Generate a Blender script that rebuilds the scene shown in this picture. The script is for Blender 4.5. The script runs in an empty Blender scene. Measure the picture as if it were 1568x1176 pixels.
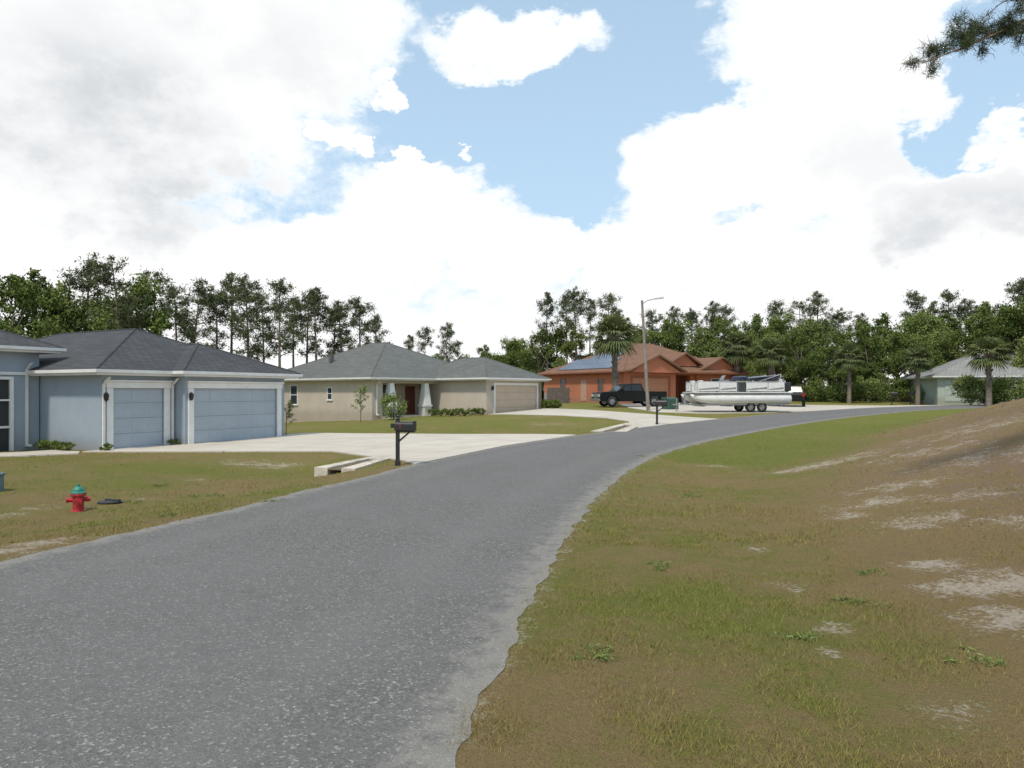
import bpy, bmesh, math, random
import numpy as np
from mathutils import Vector, Matrix
random.seed(3); rng=np.random.default_rng(5)
S=bpy.context.scene
COL=S.collection
S.view_settings.view_transform='Standard'; S.view_settings.look='None'; S.view_settings.exposure=0
FP=1100.0; CX=784.0; HY=600.0; EYE=1.9

# ------------------------------------------------------------------ terrain
def sm(x,a,b):
    t=np.clip((np.asarray(x,float)-a)/(b-a),0,1); return t*t*(3-2*t)
LAT=np.random.default_rng(99).random((256,256))
def vn1(x,y,s):
    u=np.asarray(x)/s+1000.37; v=np.asarray(y)/s+1000.71; i=np.floor(u).astype(int); j=np.floor(v).astype(int); f=u-i; g=v-j
    f=f*f*(3-2*f); g=g*g*(3-2*g); a=LAT[i%256,j%256];b=LAT[(i+1)%256,j%256];c=LAT[i%256,(j+1)%256];d=LAT[(i+1)%256,(j+1)%256]
    return (a*(1-f)+b*f)*(1-g)+(c*(1-f)+d*f)*g
def vn(x,y,s):
    x2=.8*x-.6*y; y2=.6*x+.8*y
    return .5*vn1(x,y,s)+.3*vn1(x2+31,y2,s*.47)+.2*vn1(x+7,y-13,s*.21)
Rp=[(-1.96,-40),(-1.66,-15),(-1.0,-2),(-.44,3),(.14,6.5),(.7,9.4),(1.4,12.4),(2.2,15.3),(3.2,18.2),(4.9,21.9),(8.3,27.2),(14.2,35),(22,43.8),(31,52),(45,60),(70,68),(120,76),(220,86)]
Lp=[(-8.1,-40),(-7.8,-15),(-7.3,-2),(-6.6,3),(-5.75,7.6),(-4.8,10.6),(-4.0,13.3),(-3.2,15.7),(-2.4,18.4),(-.3,23.2),(4.3,30.1),(10.5,38.1),(18.6,47.2),(28,55.7),(42.7,64.2),(68.6,72.6),(119,80.7),(219,91)]
def catmull(P,n=8):
    P=[np.array(p,float) for p in P]; out=[]
    for i in range(len(P)-1):
        p0=P[max(i-1,0)];p1=P[i];p2=P[i+1];p3=P[min(i+2,len(P)-1)]
        for k in range(n):
            t=k/n
            out.append(.5*((2*p1)+(-p0+p2)*t+(2*p0-5*p1+4*p2-p3)*t*t+(-p0+3*p1-3*p2+p3)*t**3))
    out.append(P[-1]); return np.array(out)
RC=catmull(Rp,4); LC=catmull(Lp,4)
D1=[(-14.3,23.9),(-10,23.2),(-5.7,22.6),(-4.3,21),(-3.1,19.6),(-2.45,18.2),(-.3,23.2),(2.5,27.7),(1,28.6),(-2.2,29.5),(-6.4,31.3),(-9.4,33),(-12,31),(-13,27)]
D2=[(-1.6,49.0),(2.6,54.4),(5.4,51),(8.6,44),(9.8,41),(11.2,38.8),(7.5,34.2),(5.6,31.6),(5.6,34),(5.9,36.5),(5.2,39.7),(2,44)]
D3=[(9.8,65.5),(16,69.5),(24,63),(31,60.5),(38,62.3),(28,55.7),(20.5,49),(16.5,46.3),(12,45.5),(9.6,47.5),(9,55)]
def seg(P,Q,closed=False):
    Q=np.array(Q,float); n=len(Q); best=np.full(len(P),1e9); side=np.zeros(len(P))
    for i in range(n if closed else n-1):
        a=Q[i]; b=Q[(i+1)%n]; ab=b-a; L=ab@ab
        t=np.clip(((P-a)@ab)/L,0,1); d=P-(a+t[:,None]*ab)
        dd=np.hypot(d[:,0],d[:,1]); m=dd<best-1e-9
        best[m]=dd[m]; cr=ab[0]*(P[:,1]-a[1])-ab[1]*(P[:,0]-a[0]); side[m]=np.sign(cr[m])
    return best,side
def inside(P,Q):
    Q=np.array(Q,float); n=len(Q); r=np.zeros(len(P),bool)
    for i in range(n):
        a=Q[i]; b=Q[(i+1)%n]
        if a[1]==b[1]: continue
        c=((a[1]>P[:,1])!=(b[1]>P[:,1]))&(P[:,0]<(b[0]-a[0])*(P[:,1]-a[1])/(b[1]-a[1])+a[0])
        r^=c
    return r
def fields(P):
    dl,sl=seg(P,LC); dr,sr=seg(P,RC)
    DL=np.where(sl>0,dl,-dl)
    DR=np.where(sr<0,dr,-dr)
    dd=np.full(len(P),1e9)
    for D in (D1,D2,D3):
        e,_=seg(P,D,True); e=np.where(inside(P,D),-e,e); dd=np.minimum(dd,e)
    return DL,DR,dd
def height(P,F=None,dip=True):
    P=np.atleast_2d(np.asarray(P,float)); x=P[:,0]; y=P[:,1]
    DL,DR,dd=F if F else fields(P)
    s=np.logaddexp(0,(y-18)/3)*3
    z=1.35*(1-np.exp(-0.0175*s)) 
    t=np.clip((3-x)/20,0,1.2); yy=np.clip(y-12,0,46)
    z=z-.025*t*yy*sm(DL,-.5,2)
    z=z-.24*sm(DL,.2,2.8)*(1-sm(DL,3.6,8))*sm(dd,.2,2.2)*(1-sm(y,30,60)*.6)
    f=(1-.55*sm(y,34,56))*(.4+.6*sm(y,3,18))
    z=z+2.1*sm(DR,2.3,13)*f
    z=z-.06*sm(DR,.2,1.5)*(1-sm(DR,2,5))
    r=.10*(vn(x,y,2.3)-.5)+.04*(vn(x,y,.6)-.5)
    z=z+r*sm(np.maximum(DL,DR),.3,2)*sm(dd,.2,1)
    if dip:
        z=z-.07*sm(-np.maximum(DL,DR),.28,.7)-.06*sm(-dd,.25,.7)
    return z
def H(x,y): return float(height([(x,y)],dip=False)[0])
DS=np.concatenate([np.linspace(2,40,500),np.linspace(40.2,160,500)])
def G(px,py):
    P=np.stack([(px-CX)/FP*DS,DS],1); z=EYE-(py-HY)/FP*DS; h=height(P,dip=False)
    i=np.argmax(z<=h) if (z<=h).any() else -1
    return P[i,0],P[i,1],h[i]

# ------------------------------------------------------------------ node helpers
def newmat(name):
    m=bpy.data.materials.new(name); m.use_nodes=True; nt=m.node_tree
    return m,nt,nt.nodes['Principled BSDF']
def nd(nt,typ,**k):
    n=nt.nodes.new(typ)
    for a,b in k.items(): setattr(n,a,b)
    return n
def lk(nt,a,b): nt.links.new(a,b)
def noise(nt,vec,scale,detail=4,rough=.55):
    n=nd(nt,'ShaderNodeTexNoise'); n.inputs['Scale'].default_value=scale; n.inputs['Detail'].default_value=detail; n.inputs['Roughness'].default_value=rough
    if vec is not None: lk(nt,vec,n.inputs['Vector'])
    return n.outputs['Fac']
def mth(nt,op,a,b=None,c=None,clamp=False):
    n=nd(nt,'ShaderNodeMath',operation=op); n.use_clamp=clamp
    for i,v in enumerate((a,b,c)):
        if v is None: continue
        if isinstance(v,(int,float)): n.inputs[i].default_value=v
        else: lk(nt,v,n.inputs[i])
    return n.outputs[0]
def mix(nt,f,a,b):
    n=nd(nt,'ShaderNodeMix',data_type='RGBA')
    for i,v in ((0,f),(6,a),(7,b)):
        if isinstance(v,(int,float)): n.inputs[i].default_value=v
        elif isinstance(v,tuple): n.inputs[i].default_value=(*v[:3],1)
        else: lk(nt,v,n.inputs[i])
    return n.outputs[2]
def rng_(nt,v,a,b,c=0,d=1,smooth=True):
    n=nd(nt,'ShaderNodeMapRange'); n.interpolation_type='SMOOTHSTEP' if smooth else 'LINEAR'
    lk(nt,v,n.inputs[0])
    for i,q in zip((1,2,3,4),(a,b,c,d)): n.inputs[i].default_value=q
    return n.outputs[0]
def bump(nt,bs,h,st,dist=.02):
    n=nd(nt,'ShaderNodeBump'); n.inputs['Strength'].default_value=st; n.inputs['Distance'].default_value=dist
    lk(nt,h,n.inputs['Height']); lk(nt,n.outputs[0],bs.inputs['Normal'])
MC={}
def M(name,col,rough=.7,var=.12,scale=3,bmp=0,bscale=60,metal=0,coat=0):
    if name in MC: return MC[name]
    m,nt,b=newmat(name); tc=nd(nt,'ShaderNodeTexCoord').outputs['Object']
    f=noise(nt,tc,scale,3,.6)
    f=rng_(nt,f,.3,.7)
    c=mix(nt,f,tuple(x*(1-var) for x in col),tuple(min(1,x*(1+var)) for x in col))
    lk(nt,c,b.inputs['Base Color']); b.inputs['Roughness'].default_value=rough; b.inputs['Metallic'].default_value=metal
    b.inputs['Coat Weight'].default_value=coat
    if bmp: bump(nt,b,noise(nt,tc,bscale,3),bmp)
    MC[name]=m; return m
def stucco(name,col):
    m,nt,b=newmat(name); tc=nd(nt,'ShaderNodeTexCoord').outputs['Object']; sp=nd(nt,'ShaderNodeSeparateXYZ'); lk(nt,tc,sp.inputs[0])
    f=rng_(nt,noise(nt,tc,.7,5,.65),.3,.7); c=mix(nt,f,tuple(x*.93 for x in col),tuple(x*1.05 for x in col))
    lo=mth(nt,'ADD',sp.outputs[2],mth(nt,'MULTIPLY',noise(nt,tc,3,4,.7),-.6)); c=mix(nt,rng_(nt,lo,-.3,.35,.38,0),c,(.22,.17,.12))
    lk(nt,c,b.inputs['Base Color']); b.inputs['Roughness'].default_value=.92; bump(nt,b,noise(nt,tc,90,3),.1); return m

# ------------------------------------------------------------------ mesh helpers
class B:
    def __init__(s): s.v=[]; s.f=[]
    def add(s,v,f):
        o=len(s.v); s.v+=[tuple(p) for p in v]; s.f+=[tuple(i+o for i in q) for q in f]; return s
    def box(s,x0,x1,y0,y1,z0,z1):
        return s.add([(x0,y0,z0),(x1,y0,z0),(x1,y1,z0),(x0,y1,z0),(x0,y0,z1),(x1,y0,z1),(x1,y1,z1),(x0,y1,z1)],
            [(0,3,2,1),(4,5,6,7),(0,1,5,4),(1,2,6,5),(2,3,7,6),(3,0,4,7)])
    def cyl(s,p0,p1,r0,r1=None,n=10,cap=True):
        r1=r0 if r1 is None else r1; p0=Vector(p0); p1=Vector(p1); d=(p1-p0).normalized()
        a=d.orthogonal().normalized(); b=d.cross(a); v=[]
        for p,r in ((p0,r0),(p1,r1)):
            for i in range(n):
                t=2*math.pi*i/n; v.append(p+(a*math.cos(t)+b*math.sin(t))*r)
        f=[(i,(i+1)%n,n+(i+1)%n,n+i) for i in range(n)]
        if cap: f+=[tuple(range(n-1,-1,-1)),tuple(range(n,2*n))]
        return s.add(v,f)
    def lathe(s,prof,c=(0,0,0),n=16):
        v=[];f=[]
        for r,z in prof:
            for i in range(n):
                t=2*math.pi*i/n; v.append((c[0]+r*math.cos(t),c[1]+r*math.sin(t),c[2]+z))
        for k in range(len(prof)-1):
            for i in range(n): f.append((k*n+i,k*n+(i+1)%n,(k+1)*n+(i+1)%n,(k+1)*n+i))
        f.append(tuple(range(n-1,-1,-1))); f.append(tuple((len(prof)-1)*n+i for i in range(n)))
        return s.add(v,f)
    def prism(s,prof,y0,y1,ins=0):
        n=len(prof); v=[(x,y0,z) for x,z in prof]+[(x,y1,z) for x,z in prof]
        f=[tuple(range(n)),tuple(range(2*n-1,n-1,-1))]+[(i,n+i,n+(i+1)%n,(i+1)%n) for i in range(n)]
        return s.add(v,f)
    def obj(s,name,mat,parent=None,smooth=False,bev=0):
        me=bpy.data.meshes.new(name); me.from_pydata(s.v,[],s.f); me.materials.append(mat)
        bm=bmesh.new(); bm.from_mesh(me); bmesh.ops.recalc_face_normals(bm,faces=bm.faces); bm.to_mesh(me); bm.free()
        o=bpy.data.objects.new(name,me); COL.objects.link(o)
        if smooth:
            for p in me.polygons: p.use_smooth=True
        if bev:
            m=o.modifiers.new('bevel','BEVEL'); m.width=bev; m.segments=2; m.limit_method='ANGLE'
        if parent: o.parent=parent
        return o
def empty(name,loc,rz=0,sc=1):
    e=bpy.data.objects.new(name,None); COL.objects.link(e); e.location=loc; e.rotation_euler=(0,0,rz); e.scale=(sc,)*3; e.empty_display_size=.3
    return e
def qmesh(name,V,F,mats,mi=None,attrs={}):
    V=np.asarray(V,np.float32); F=np.asarray(F,np.int32); k=F.shape[1]
    me=bpy.data.meshes.new(name); me.vertices.add(len(V)); me.vertices.foreach_set('co',V.ravel())
    me.loops.add(F.size); me.loops.foreach_set('vertex_index',F.ravel())
    me.polygons.add(len(F)); me.polygons.foreach_set('loop_start',np.arange(0,F.size,k,dtype=np.int32))
    for m in mats: me.materials.append(m)
    if mi is not None: me.polygons.foreach_set('material_index',np.asarray(mi,np.int32))
    for a,val in attrs.items():
        at=me.attributes.new(a,'FLOAT','POINT'); at.data.foreach_set('value',np.asarray(val,np.float32))
    me.update(calc_edges=True); me.validate(); return me
def link(name,me,loc=(0,0,0),rz=0,sc=(1,1,1),parent=None):
    o=bpy.data.objects.new(name,me); COL.objects.link(o); o.location=loc; o.rotation_euler=(0,0,rz); o.scale=sc
    if parent: o.parent=parent
    return o

# ------------------------------------------------------------------ ground
N=560
t=np.linspace(-1,1,N); gx=3+600*np.sinh(6.2*t)/np.sinh(6.2); gy=8+700*np.sinh(6.2*t)/np.sinh(6.2)
X,Y=np.meshgrid(gx,gy); P=np.stack([X.ravel(),Y.ravel()],1)
Fd=fields(P); Z=height(P,Fd); DL,DR,DD=Fd
idx=np.arange(N*N).reshape(N,N)
F=np.stack([idx[:-1,:-1],idx[:-1,1:],idx[1:,1:],idx[1:,:-1]],-1).reshape(-1,4)
x,y=P[:,0],P[:,1]
pat=vn(x,y,2.6); pat2=vn(x+50,y+20,.8)
green=.35+0*x
green=np.where(DR>0,.40+.48*sm(y,13,24)*(1-sm(DR,4.0,8)),green)
green=np.where(DR>0,green-.26*sm(DR,1.6,6)*(1-sm(y,60,70))*(1-.5*sm(y,15,24)*(1-sm(DR,4,8))),green)
green=np.where(DL>0,.36+.12*sm(y,8,20)+.12*sm(y,28,40),green)
green=green+.8*(pat-.5)+.45*(pat2-.5)
sand=np.zeros(len(P))
def blob(px,py,r,a,st=1.0):
    global sand
    bx,by,_=G(px,py); sand=np.maximum(sand,a*np.exp(-(((x-bx)/(r*st))**2+((y-by)/r)**2)))
for b in [(1430,865,.36,1.0,1.4),(1500,900,.42,1.0,1.7),(1550,890,.45,.95,1.2),(1560,950,.5,1.0,1.2),(1270,965,.25,.85),(1270,1000,.16,.75),(1330,1012,.16,.7),(1160,842,.2,.78),
          (1340,770,.6,.78,1.8),(1400,800,.6,.82,1.6),(1300,790,.45,.74),(1380,745,.7,.72,2),(1240,716,.6,.85,2.4),(1280,708,.8,.8,2.2),(1330,695,.9,.72),(1100,714,.4,.75,2.4),
          (1480,760,.8,.7,1.6),(1540,800,.6,.78),(1500,700,1.2,.66,2),(1420,690,1.0,.66,2),(1450,1090,.3,.68),(1200,900,.35,.65),(1450,660,1.4,.62,2),(1530,650,1.5,.68,2),
          (60,832,.35,.9,2),(10,845,.4,.9,1.5),(110,826,.3,.8,1.5),(400,712,1.0,.78,2),(300,735,.5,.68),(60,780,.5,.7),(20,790,.5,.68),(220,765,.4,.66),(880,655,.8,.5),(840,650,1.2,.6,2)]:
    blob(*b)
sand=np.maximum(sand,(.74*sm(vn(x+9,y*1.3,1.1),.56,.8))*sm(DR,3.2,7)*(1-sm(y,60,70)))
sand=np.maximum(sand,.60*sm(DR,-.3,-.1)*(1-sm(DR,.05,.4)))
sand=np.maximum(sand,.55*sm(DL,-.3,-.1)*(1-sm(DL,.05,.35)))
dirt=np.where(DR>0,.22+.62*sm(DR,1.8,7)*(1-.6*sm(y,15,24)*(1-sm(DR,4,8)))*(1-sm(y,55,70)),0)+np.where(DL>0,.42*(1-sm(y,15,28)),0)+.5*(vn(x-30,y,1.7)-.5)
m,nt,b=newmat('grass_ground'); tc=nd(nt,'ShaderNodeTexCoord').outputs['Object']
def at(n): a=nd(nt,'ShaderNodeAttribute'); a.attribute_name=n; return a.outputs['Fac']
n2=noise(nt,tc,3.1,6,.72); n3=noise(nt,tc,22,5,.78); n4=noise(nt,tc,110,3,.7)
gsum=mth(nt,'ADD',at('green'),mth(nt,'MULTIPLY',mth(nt,'SUBTRACT',n2,.5),1.5)); gsum=mth(nt,'ADD',gsum,mth(nt,'MULTIPLY',mth(nt,'SUBTRACT',n3,.5),1.3))
gf=rng_(nt,gsum,.1,.85)
cbrown=mix(nt,n3,(.20,.135,.055),(.37,.27,.135)); cgreen=mix(nt,n3,(.125,.14,.024),(.235,.25,.058))
c=mix(nt,gf,cbrown,cgreen)
dsum=mth(nt,'ADD',at('dirt'),mth(nt,'MULTIPLY',mth(nt,'SUBTRACT',n2,.5),2.4)); dsum=mth(nt,'ADD',dsum,mth(nt,'MULTIPLY',mth(nt,'SUBTRACT',n3,.5),2.0))
df=rng_(nt,dsum,.4,1.2)
c=mix(nt,df,c,mix(nt,n4,(.16,.10,.062),(.37,.265,.18)))
ssum=mth(nt,'ADD',at('sand'),mth(nt,'MULTIPLY',mth(nt,'SUBTRACT',n2,.5),1.9)); ssum=mth(nt,'ADD',ssum,mth(nt,'MULTIPLY',mth(nt,'SUBTRACT',n3,.5),2.3))
sf=rng_(nt,ssum,.55,.98)
c=mix(nt,sf,c,mix(nt,n3,(.42,.34,.25),(.62,.53,.42)))
dk=rng_(nt,n4,.3,.6,.58,1.12); vm=nd(nt,'ShaderNodeVectorMath',operation='SCALE'); lk(nt,c,vm.inputs[0]); lk(nt,dk,vm.inputs['Scale'])
lk(nt,vm.outputs[0],b.inputs['Base Color']); b.inputs['Roughness'].default_value=.95; b.inputs['Specular IOR Level'].default_value=.1
hh=mth(nt,'ADD',n3,mth(nt,'MULTIPLY',n4,.5)); bump(nt,b,hh,.9,.06)
link('ground',qmesh('ground',np.stack([x,y,Z],1),F,[m],attrs=dict(green=green,sand=sand,dirt=dirt)))
for p in bpy.data.meshes['ground'].polygons: p.use_smooth=True

# ------------------------------------------------------------------ road
RF=catmull(Rp,60); LF=catmull(Lp,60); n=len(RF); K=15; V=[];E=[]
def smooth_noise(n,s):
    a=rng.normal(size=n); k=np.exp(-np.linspace(-2,2,s*2+1)**2); k/=np.sqrt((k**2).sum()); return np.convolve(a,k,'same')
JR=.022*smooth_noise(n,9)+.012*smooth_noise(n,2); JL=.025*smooth_noise(n,9)+.012*smooth_noise(n,2)
for i in range(n):
    w=np.linalg.norm(RF[i]-LF[i]); 
    for k in range(K):
        u=k/(K-1); 
        if k==0: u=-(.04+JL[i])/w
        if k==K-1: u=1+(.04+JR[i])/w
        V.append(LF[i]*(1-u)+RF[i]*u); E.append(min(k,K-1-k)*w/(K-1))
V=np.array(V); 
zz=height(V,dip=False); uu=np.tile(np.linspace(0,1,K),n); zr=zz+.006+.065*(1-(2*uu-1)**2)
ii=np.arange(n*K).reshape(n,K); F=np.stack([ii[:-1,:-1],ii[:-1,1:],ii[1:,1:],ii[1:,:-1]],-1).reshape(-1,4)
m,nt,b=newmat('asphalt'); tc=nd(nt,'ShaderNodeTexCoord').outputs['Object']
def at(n_): a=nd(nt,'ShaderNodeAttribute'); a.attribute_name=n_; return a.outputs['Fac']
vo=nd(nt,'ShaderNodeTexVoronoi'); vo.inputs['Scale'].default_value=68; lk(nt,tc,vo.inputs['Vector'])
sx=nd(nt,'ShaderNodeSeparateColor'); lk(nt,vo.outputs['Color'],sx.inputs[0]); stone=sx.outputs[0]
nL=noise(nt,tc,.5,4,.6); nM=noise(nt,tc,5,5,.7); nS=noise(nt,tc,160,2,.6)
c=mix(nt,rng_(nt,stone,.0,1,0,1,False),(.108,.102,.095),(.185,.178,.168))
c=mix(nt,rng_(nt,stone,.90,.97,0,.85),c,(.35,.33,.305))
c=mix(nt,rng_(nt,nL,.35,.65,0,.45),c,(.172,.166,.158)); c=mix(nt,rng_(nt,nM,.5,.75,0,.35),c,(.108,.102,.095))
ed=mth(nt,'ADD',at('edge'),mth(nt,'MULTIPLY',mth(nt,'SUBTRACT',nM,.5),1.1))
c=mix(nt,rng_(nt,ed,.0,.42,.6,0),c,(.30,.275,.235))
tr=mth(nt,'ABSOLUTE',mth(nt,'SUBTRACT',at('edge'),1.25)); c=mix(nt,rng_(nt,tr,0,.55,.15,0),c,(.22,.213,.20))
wv=nd(nt,'ShaderNodeVectorMath',operation='SCALE'); lk(nt,c,wv.inputs[0]); lk(nt,rng_(nt,nS,.3,.6,.76,1.14),wv.inputs['Scale'])
lk(nt,wv.outputs[0],b.inputs['Base Color']); b.inputs['Roughness'].default_value=.9; b.inputs['Specular IOR Level'].default_value=.2
bump(nt,b,mth(nt,'ADD',vo.outputs['Distance'],nS),.6,.012)
o=link('road',qmesh('road',np.stack([V[:,0],V[:,1],zr],1),F,[m],attrs=dict(edge=E)))
for p in o.data.polygons: p.use_smooth=True

# ------------------------------------------------------------------ driveways
m,nt,b=newmat('concrete'); tc=nd(nt,'ShaderNodeTexCoord').outputs['Object']
mp=nd(nt,'ShaderNodeMapping'); mp.inputs['Rotation'].default_value=(0,0,-1.08); lk(nt,tc,mp.inputs[0])
br=nd(nt,'ShaderNodeTexBrick'); br.offset=0; br.inputs['Scale'].default_value=1; br.inputs['Brick Width'].default_value=3.2; br.inputs['Row Height'].default_value=3.0; br.inputs['Mortar Size'].default_value=.012
br.inputs['Color1'].default_value=(.50,.44,.36,1);br.inputs['Color2'].default_value=(.55,.49,.41,1);br.inputs['Mortar'].default_value=(.2,.18,.15,1); lk(nt,mp.outputs[0],br.inputs['Vector'])
c=mix(nt,rng_(nt,noise(nt,tc,.8,5,.65),.4,.72,0,.5),br.outputs['Color'],(.36,.31,.25)); c=mix(nt,rng_(nt,noise(nt,tc,14,4,.7),.4,.7,0,.3),c,(.58,.53,.46))
lk(nt,c,b.inputs['Base Color']); b.inputs['Roughness'].default_value=.9; bump(nt,b,noise(nt,tc,60,3),.2,.01)
CONC=m
def slab(name,poly,dz=.038,step=.7):
    bm=bmesh.new(); vs=[bm.verts.new((p[0],p[1],0)) for p in poly]; bm.faces.new(vs)
    xs=[p[0] for p in poly]; ys=[p[1] for p in poly]
    for q in np.arange(min(xs)+.1,max(xs),step): bmesh.ops.bisect_plane(bm,geom=bm.verts[:]+bm.edges[:]+bm.faces[:],plane_co=(q,0,0),plane_no=(1,0,0))
    for q in np.arange(min(ys)+.1,max(ys),step): bmesh.ops.bisect_plane(bm,geom=bm.verts[:]+bm.edges[:]+bm.faces[:],plane_co=(0,q,0),plane_no=(0,1,0))
    P_=np.array([(v.co.x,v.co.y) for v in bm.verts]); h=height(P_,dip=False)
    for v,z in zip(bm.verts,h): v.co.z=z+dz
    bmesh.ops.recalc_face_normals(bm,faces=bm.faces)
    me=bpy.data.meshes.new(name); bm.to_mesh(me); bm.free(); me.materials.append(CONC)
    o=link(name,me)
    if me.polygons[0].normal.z<0: me.flip_normals()
    s=o.modifiers.new('t','SOLIDIFY'); s.thickness=.1; s.offset=-1
    return o
slab('driveway',D1); slab('driveway',D2); slab('driveway',D3)
slab('sidewalk',[(-14.4,23.95),(-14.0,23.2),(-17.5,21.5),(-22,18.5),(-22.8,19.6),(-18.4,22.9),(-15.6,24.6)])

# culvert mitered ends : splayed wedge following the ground, with a pipe slot, narrowing to the driveway
def culvert(px0,py0,px1,py1,w):
    a=Vector(G(px0,py0)); c=Vector(G(px1,py1)); d=(c-a); L=math.hypot(d.x,d.y); rz=math.atan2(d.y,d.x)
    e=empty('concrete_culvert_end',a,rz); cs,sn=math.cos(rz),math.sin(rz)
    cm=M('culvert_concrete',(.50,.44,.36),.9,.25,3,.3)
    qs=np.linspace(0,L,9); hw=lambda q: w*(.62-.26*q/L)
    zb=[max(H(a.x+cs*q-sn*s*hw(q),a.y+sn*q+cs*s*hw(q)) for s in (-1,-.5,0,.5,1))-a.z+.04 for q in qs]
    def strip(k,i0,i1,a0,a1,th=.3,off=0):
        for i in range(i0,i1):
            q0,q1,z0,z1=qs[i],qs[i+1],zb[i]+off,zb[i+1]+off
            k.add([(q0,a0*hw(q0),z0-th),(q1,a0*hw(q1),z1-th),(q1,a1*hw(q1),z1-th),(q0,a1*hw(q0),z0-th),(q0,a0*hw(q0),z0),(q1,a0*hw(q1),z1),(q1,a1*hw(q1),z1),(q0,a1*hw(q0),z0)],
            [(0,3,2,1),(4,5,6,7),(0,1,5,4),(1,2,6,5),(2,3,7,6),(3,0,4,7)][:6])
    k=B(); strip(k,0,8,-1,-.34); strip(k,0,8,.34,1); strip(k,6,8,-.337,.337)
    k.obj('frame',cm,e)
    k=B(); strip(k,0,6,-.345,.345,.02,-.035); k.obj('pipe_opening',M('dirt_in_pipe',(.13,.10,.055),.95,.4,9),e)
culvert(512,726,590,702,.95)
culvert(932,662,972,649,1.2)

# ------------------------------------------------------------------ foliage
def leafmat(name,c0,c1,tr=.0):
    m=bpy.data.materials.new(name); m.use_nodes=True; nt=m.node_tree; nt.nodes.clear()
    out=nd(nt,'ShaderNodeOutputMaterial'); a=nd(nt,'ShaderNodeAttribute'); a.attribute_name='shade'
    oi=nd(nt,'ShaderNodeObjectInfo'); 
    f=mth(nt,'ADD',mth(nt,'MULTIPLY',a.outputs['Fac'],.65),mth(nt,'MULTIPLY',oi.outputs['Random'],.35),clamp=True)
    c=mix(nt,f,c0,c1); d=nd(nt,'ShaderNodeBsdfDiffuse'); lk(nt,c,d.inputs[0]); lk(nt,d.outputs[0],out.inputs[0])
    return m
ML_P=leafmat('pine_needles',(.045,.06,.03),(.16,.185,.09)); ML_H=leafmat('leaves',(.045,.07,.02),(.20,.25,.07)); ML_Y=leafmat('light_leaves',(.08,.11,.035),(.26,.31,.10))
ML_W=leafmat('palm_fronds',(.05,.07,.025),(.20,.23,.10)); ML_G=leafmat('grass_blades',(.30,.20,.09),(.18,.23,.045))
BARK=M('bark',(.19,.145,.115),.95,.35,6,.6,20)
class T:
    def __init__(s): s.V=[];s.F=[];s.mi=[];s.sh=[];s.n=0
    def add(s,V,F,mi,sh):
        V=np.asarray(V,float);F=np.asarray(F,int); s.V.append(V);s.F.append(F+s.n);s.mi+= [mi]*len(F); s.sh.append(np.broadcast_to(sh,(len(V),))); s.n+=len(V)
    def limb(s,pts,rad,n=6,mi=0):
        pts=np.array(pts,float);V=[];F=[]
        for i,p in enumerate(pts):
            d=pts[min(i+1,len(pts)-1)]-pts[max(i-1,0)]; d/=np.linalg.norm(d)+1e-9
            a=np.cross(d,[.13,.31,.9] if abs(d[2])<.9 else [1,0,0]); a/=np.linalg.norm(a); b_=np.cross(d,a)
            for k in range(n):
                q=2*math.pi*k/n; V.append(p+rad[i]*(a*math.cos(q)+b_*math.sin(q)))
        for i in range(len(pts)-1):
            for k in range(n): F.append((i*n+k,i*n+(k+1)%n,(i+1)*n+(k+1)%n,(i+1)*n+k))
        s.add(V,F,mi,.5)
    def leaves(s,C,R,k,L,W,R_=None,flat=.75,r=None,spread=.25):
        r=r or rng; C=np.repeat(np.asarray(C,float),k,0); R=np.repeat(np.asarray(R,float),k); n=len(C)
        d=r.normal(size=(n,3)); d/=np.linalg.norm(d,axis=1)[:,None]; q=R*r.random(n)**.5*(1+spread*r.normal(size=n))
        off=d*q[:,None]; off[:,2]*=flat; c=C+off
        a=r.normal(size=(n,3))+d*.8; a/=np.linalg.norm(a,axis=1)[:,None]; b_=np.cross(a,r.normal(size=(n,3))); b_/=np.linalg.norm(b_,axis=1)[:,None]
        l=L*(.6+.8*r.random(n))[:,None]; w=W*(.6+.8*r.random(n))[:,None]
        V=np.stack([c-a*l,c-b_*w,c+a*l,c+b_*w],1).reshape(-1,3); F=np.arange(4*n).reshape(n,4)
        cs=np.repeat(r.random(n//k),k)
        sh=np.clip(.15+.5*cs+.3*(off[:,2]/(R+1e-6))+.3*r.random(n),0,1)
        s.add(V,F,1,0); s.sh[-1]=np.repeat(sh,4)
    def mesh(s,name,mats): return qmesh(name,np.concatenate(s.V),np.concatenate(s.F),mats,s.mi,dict(shade=np.concatenate(s.sh)))
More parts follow.
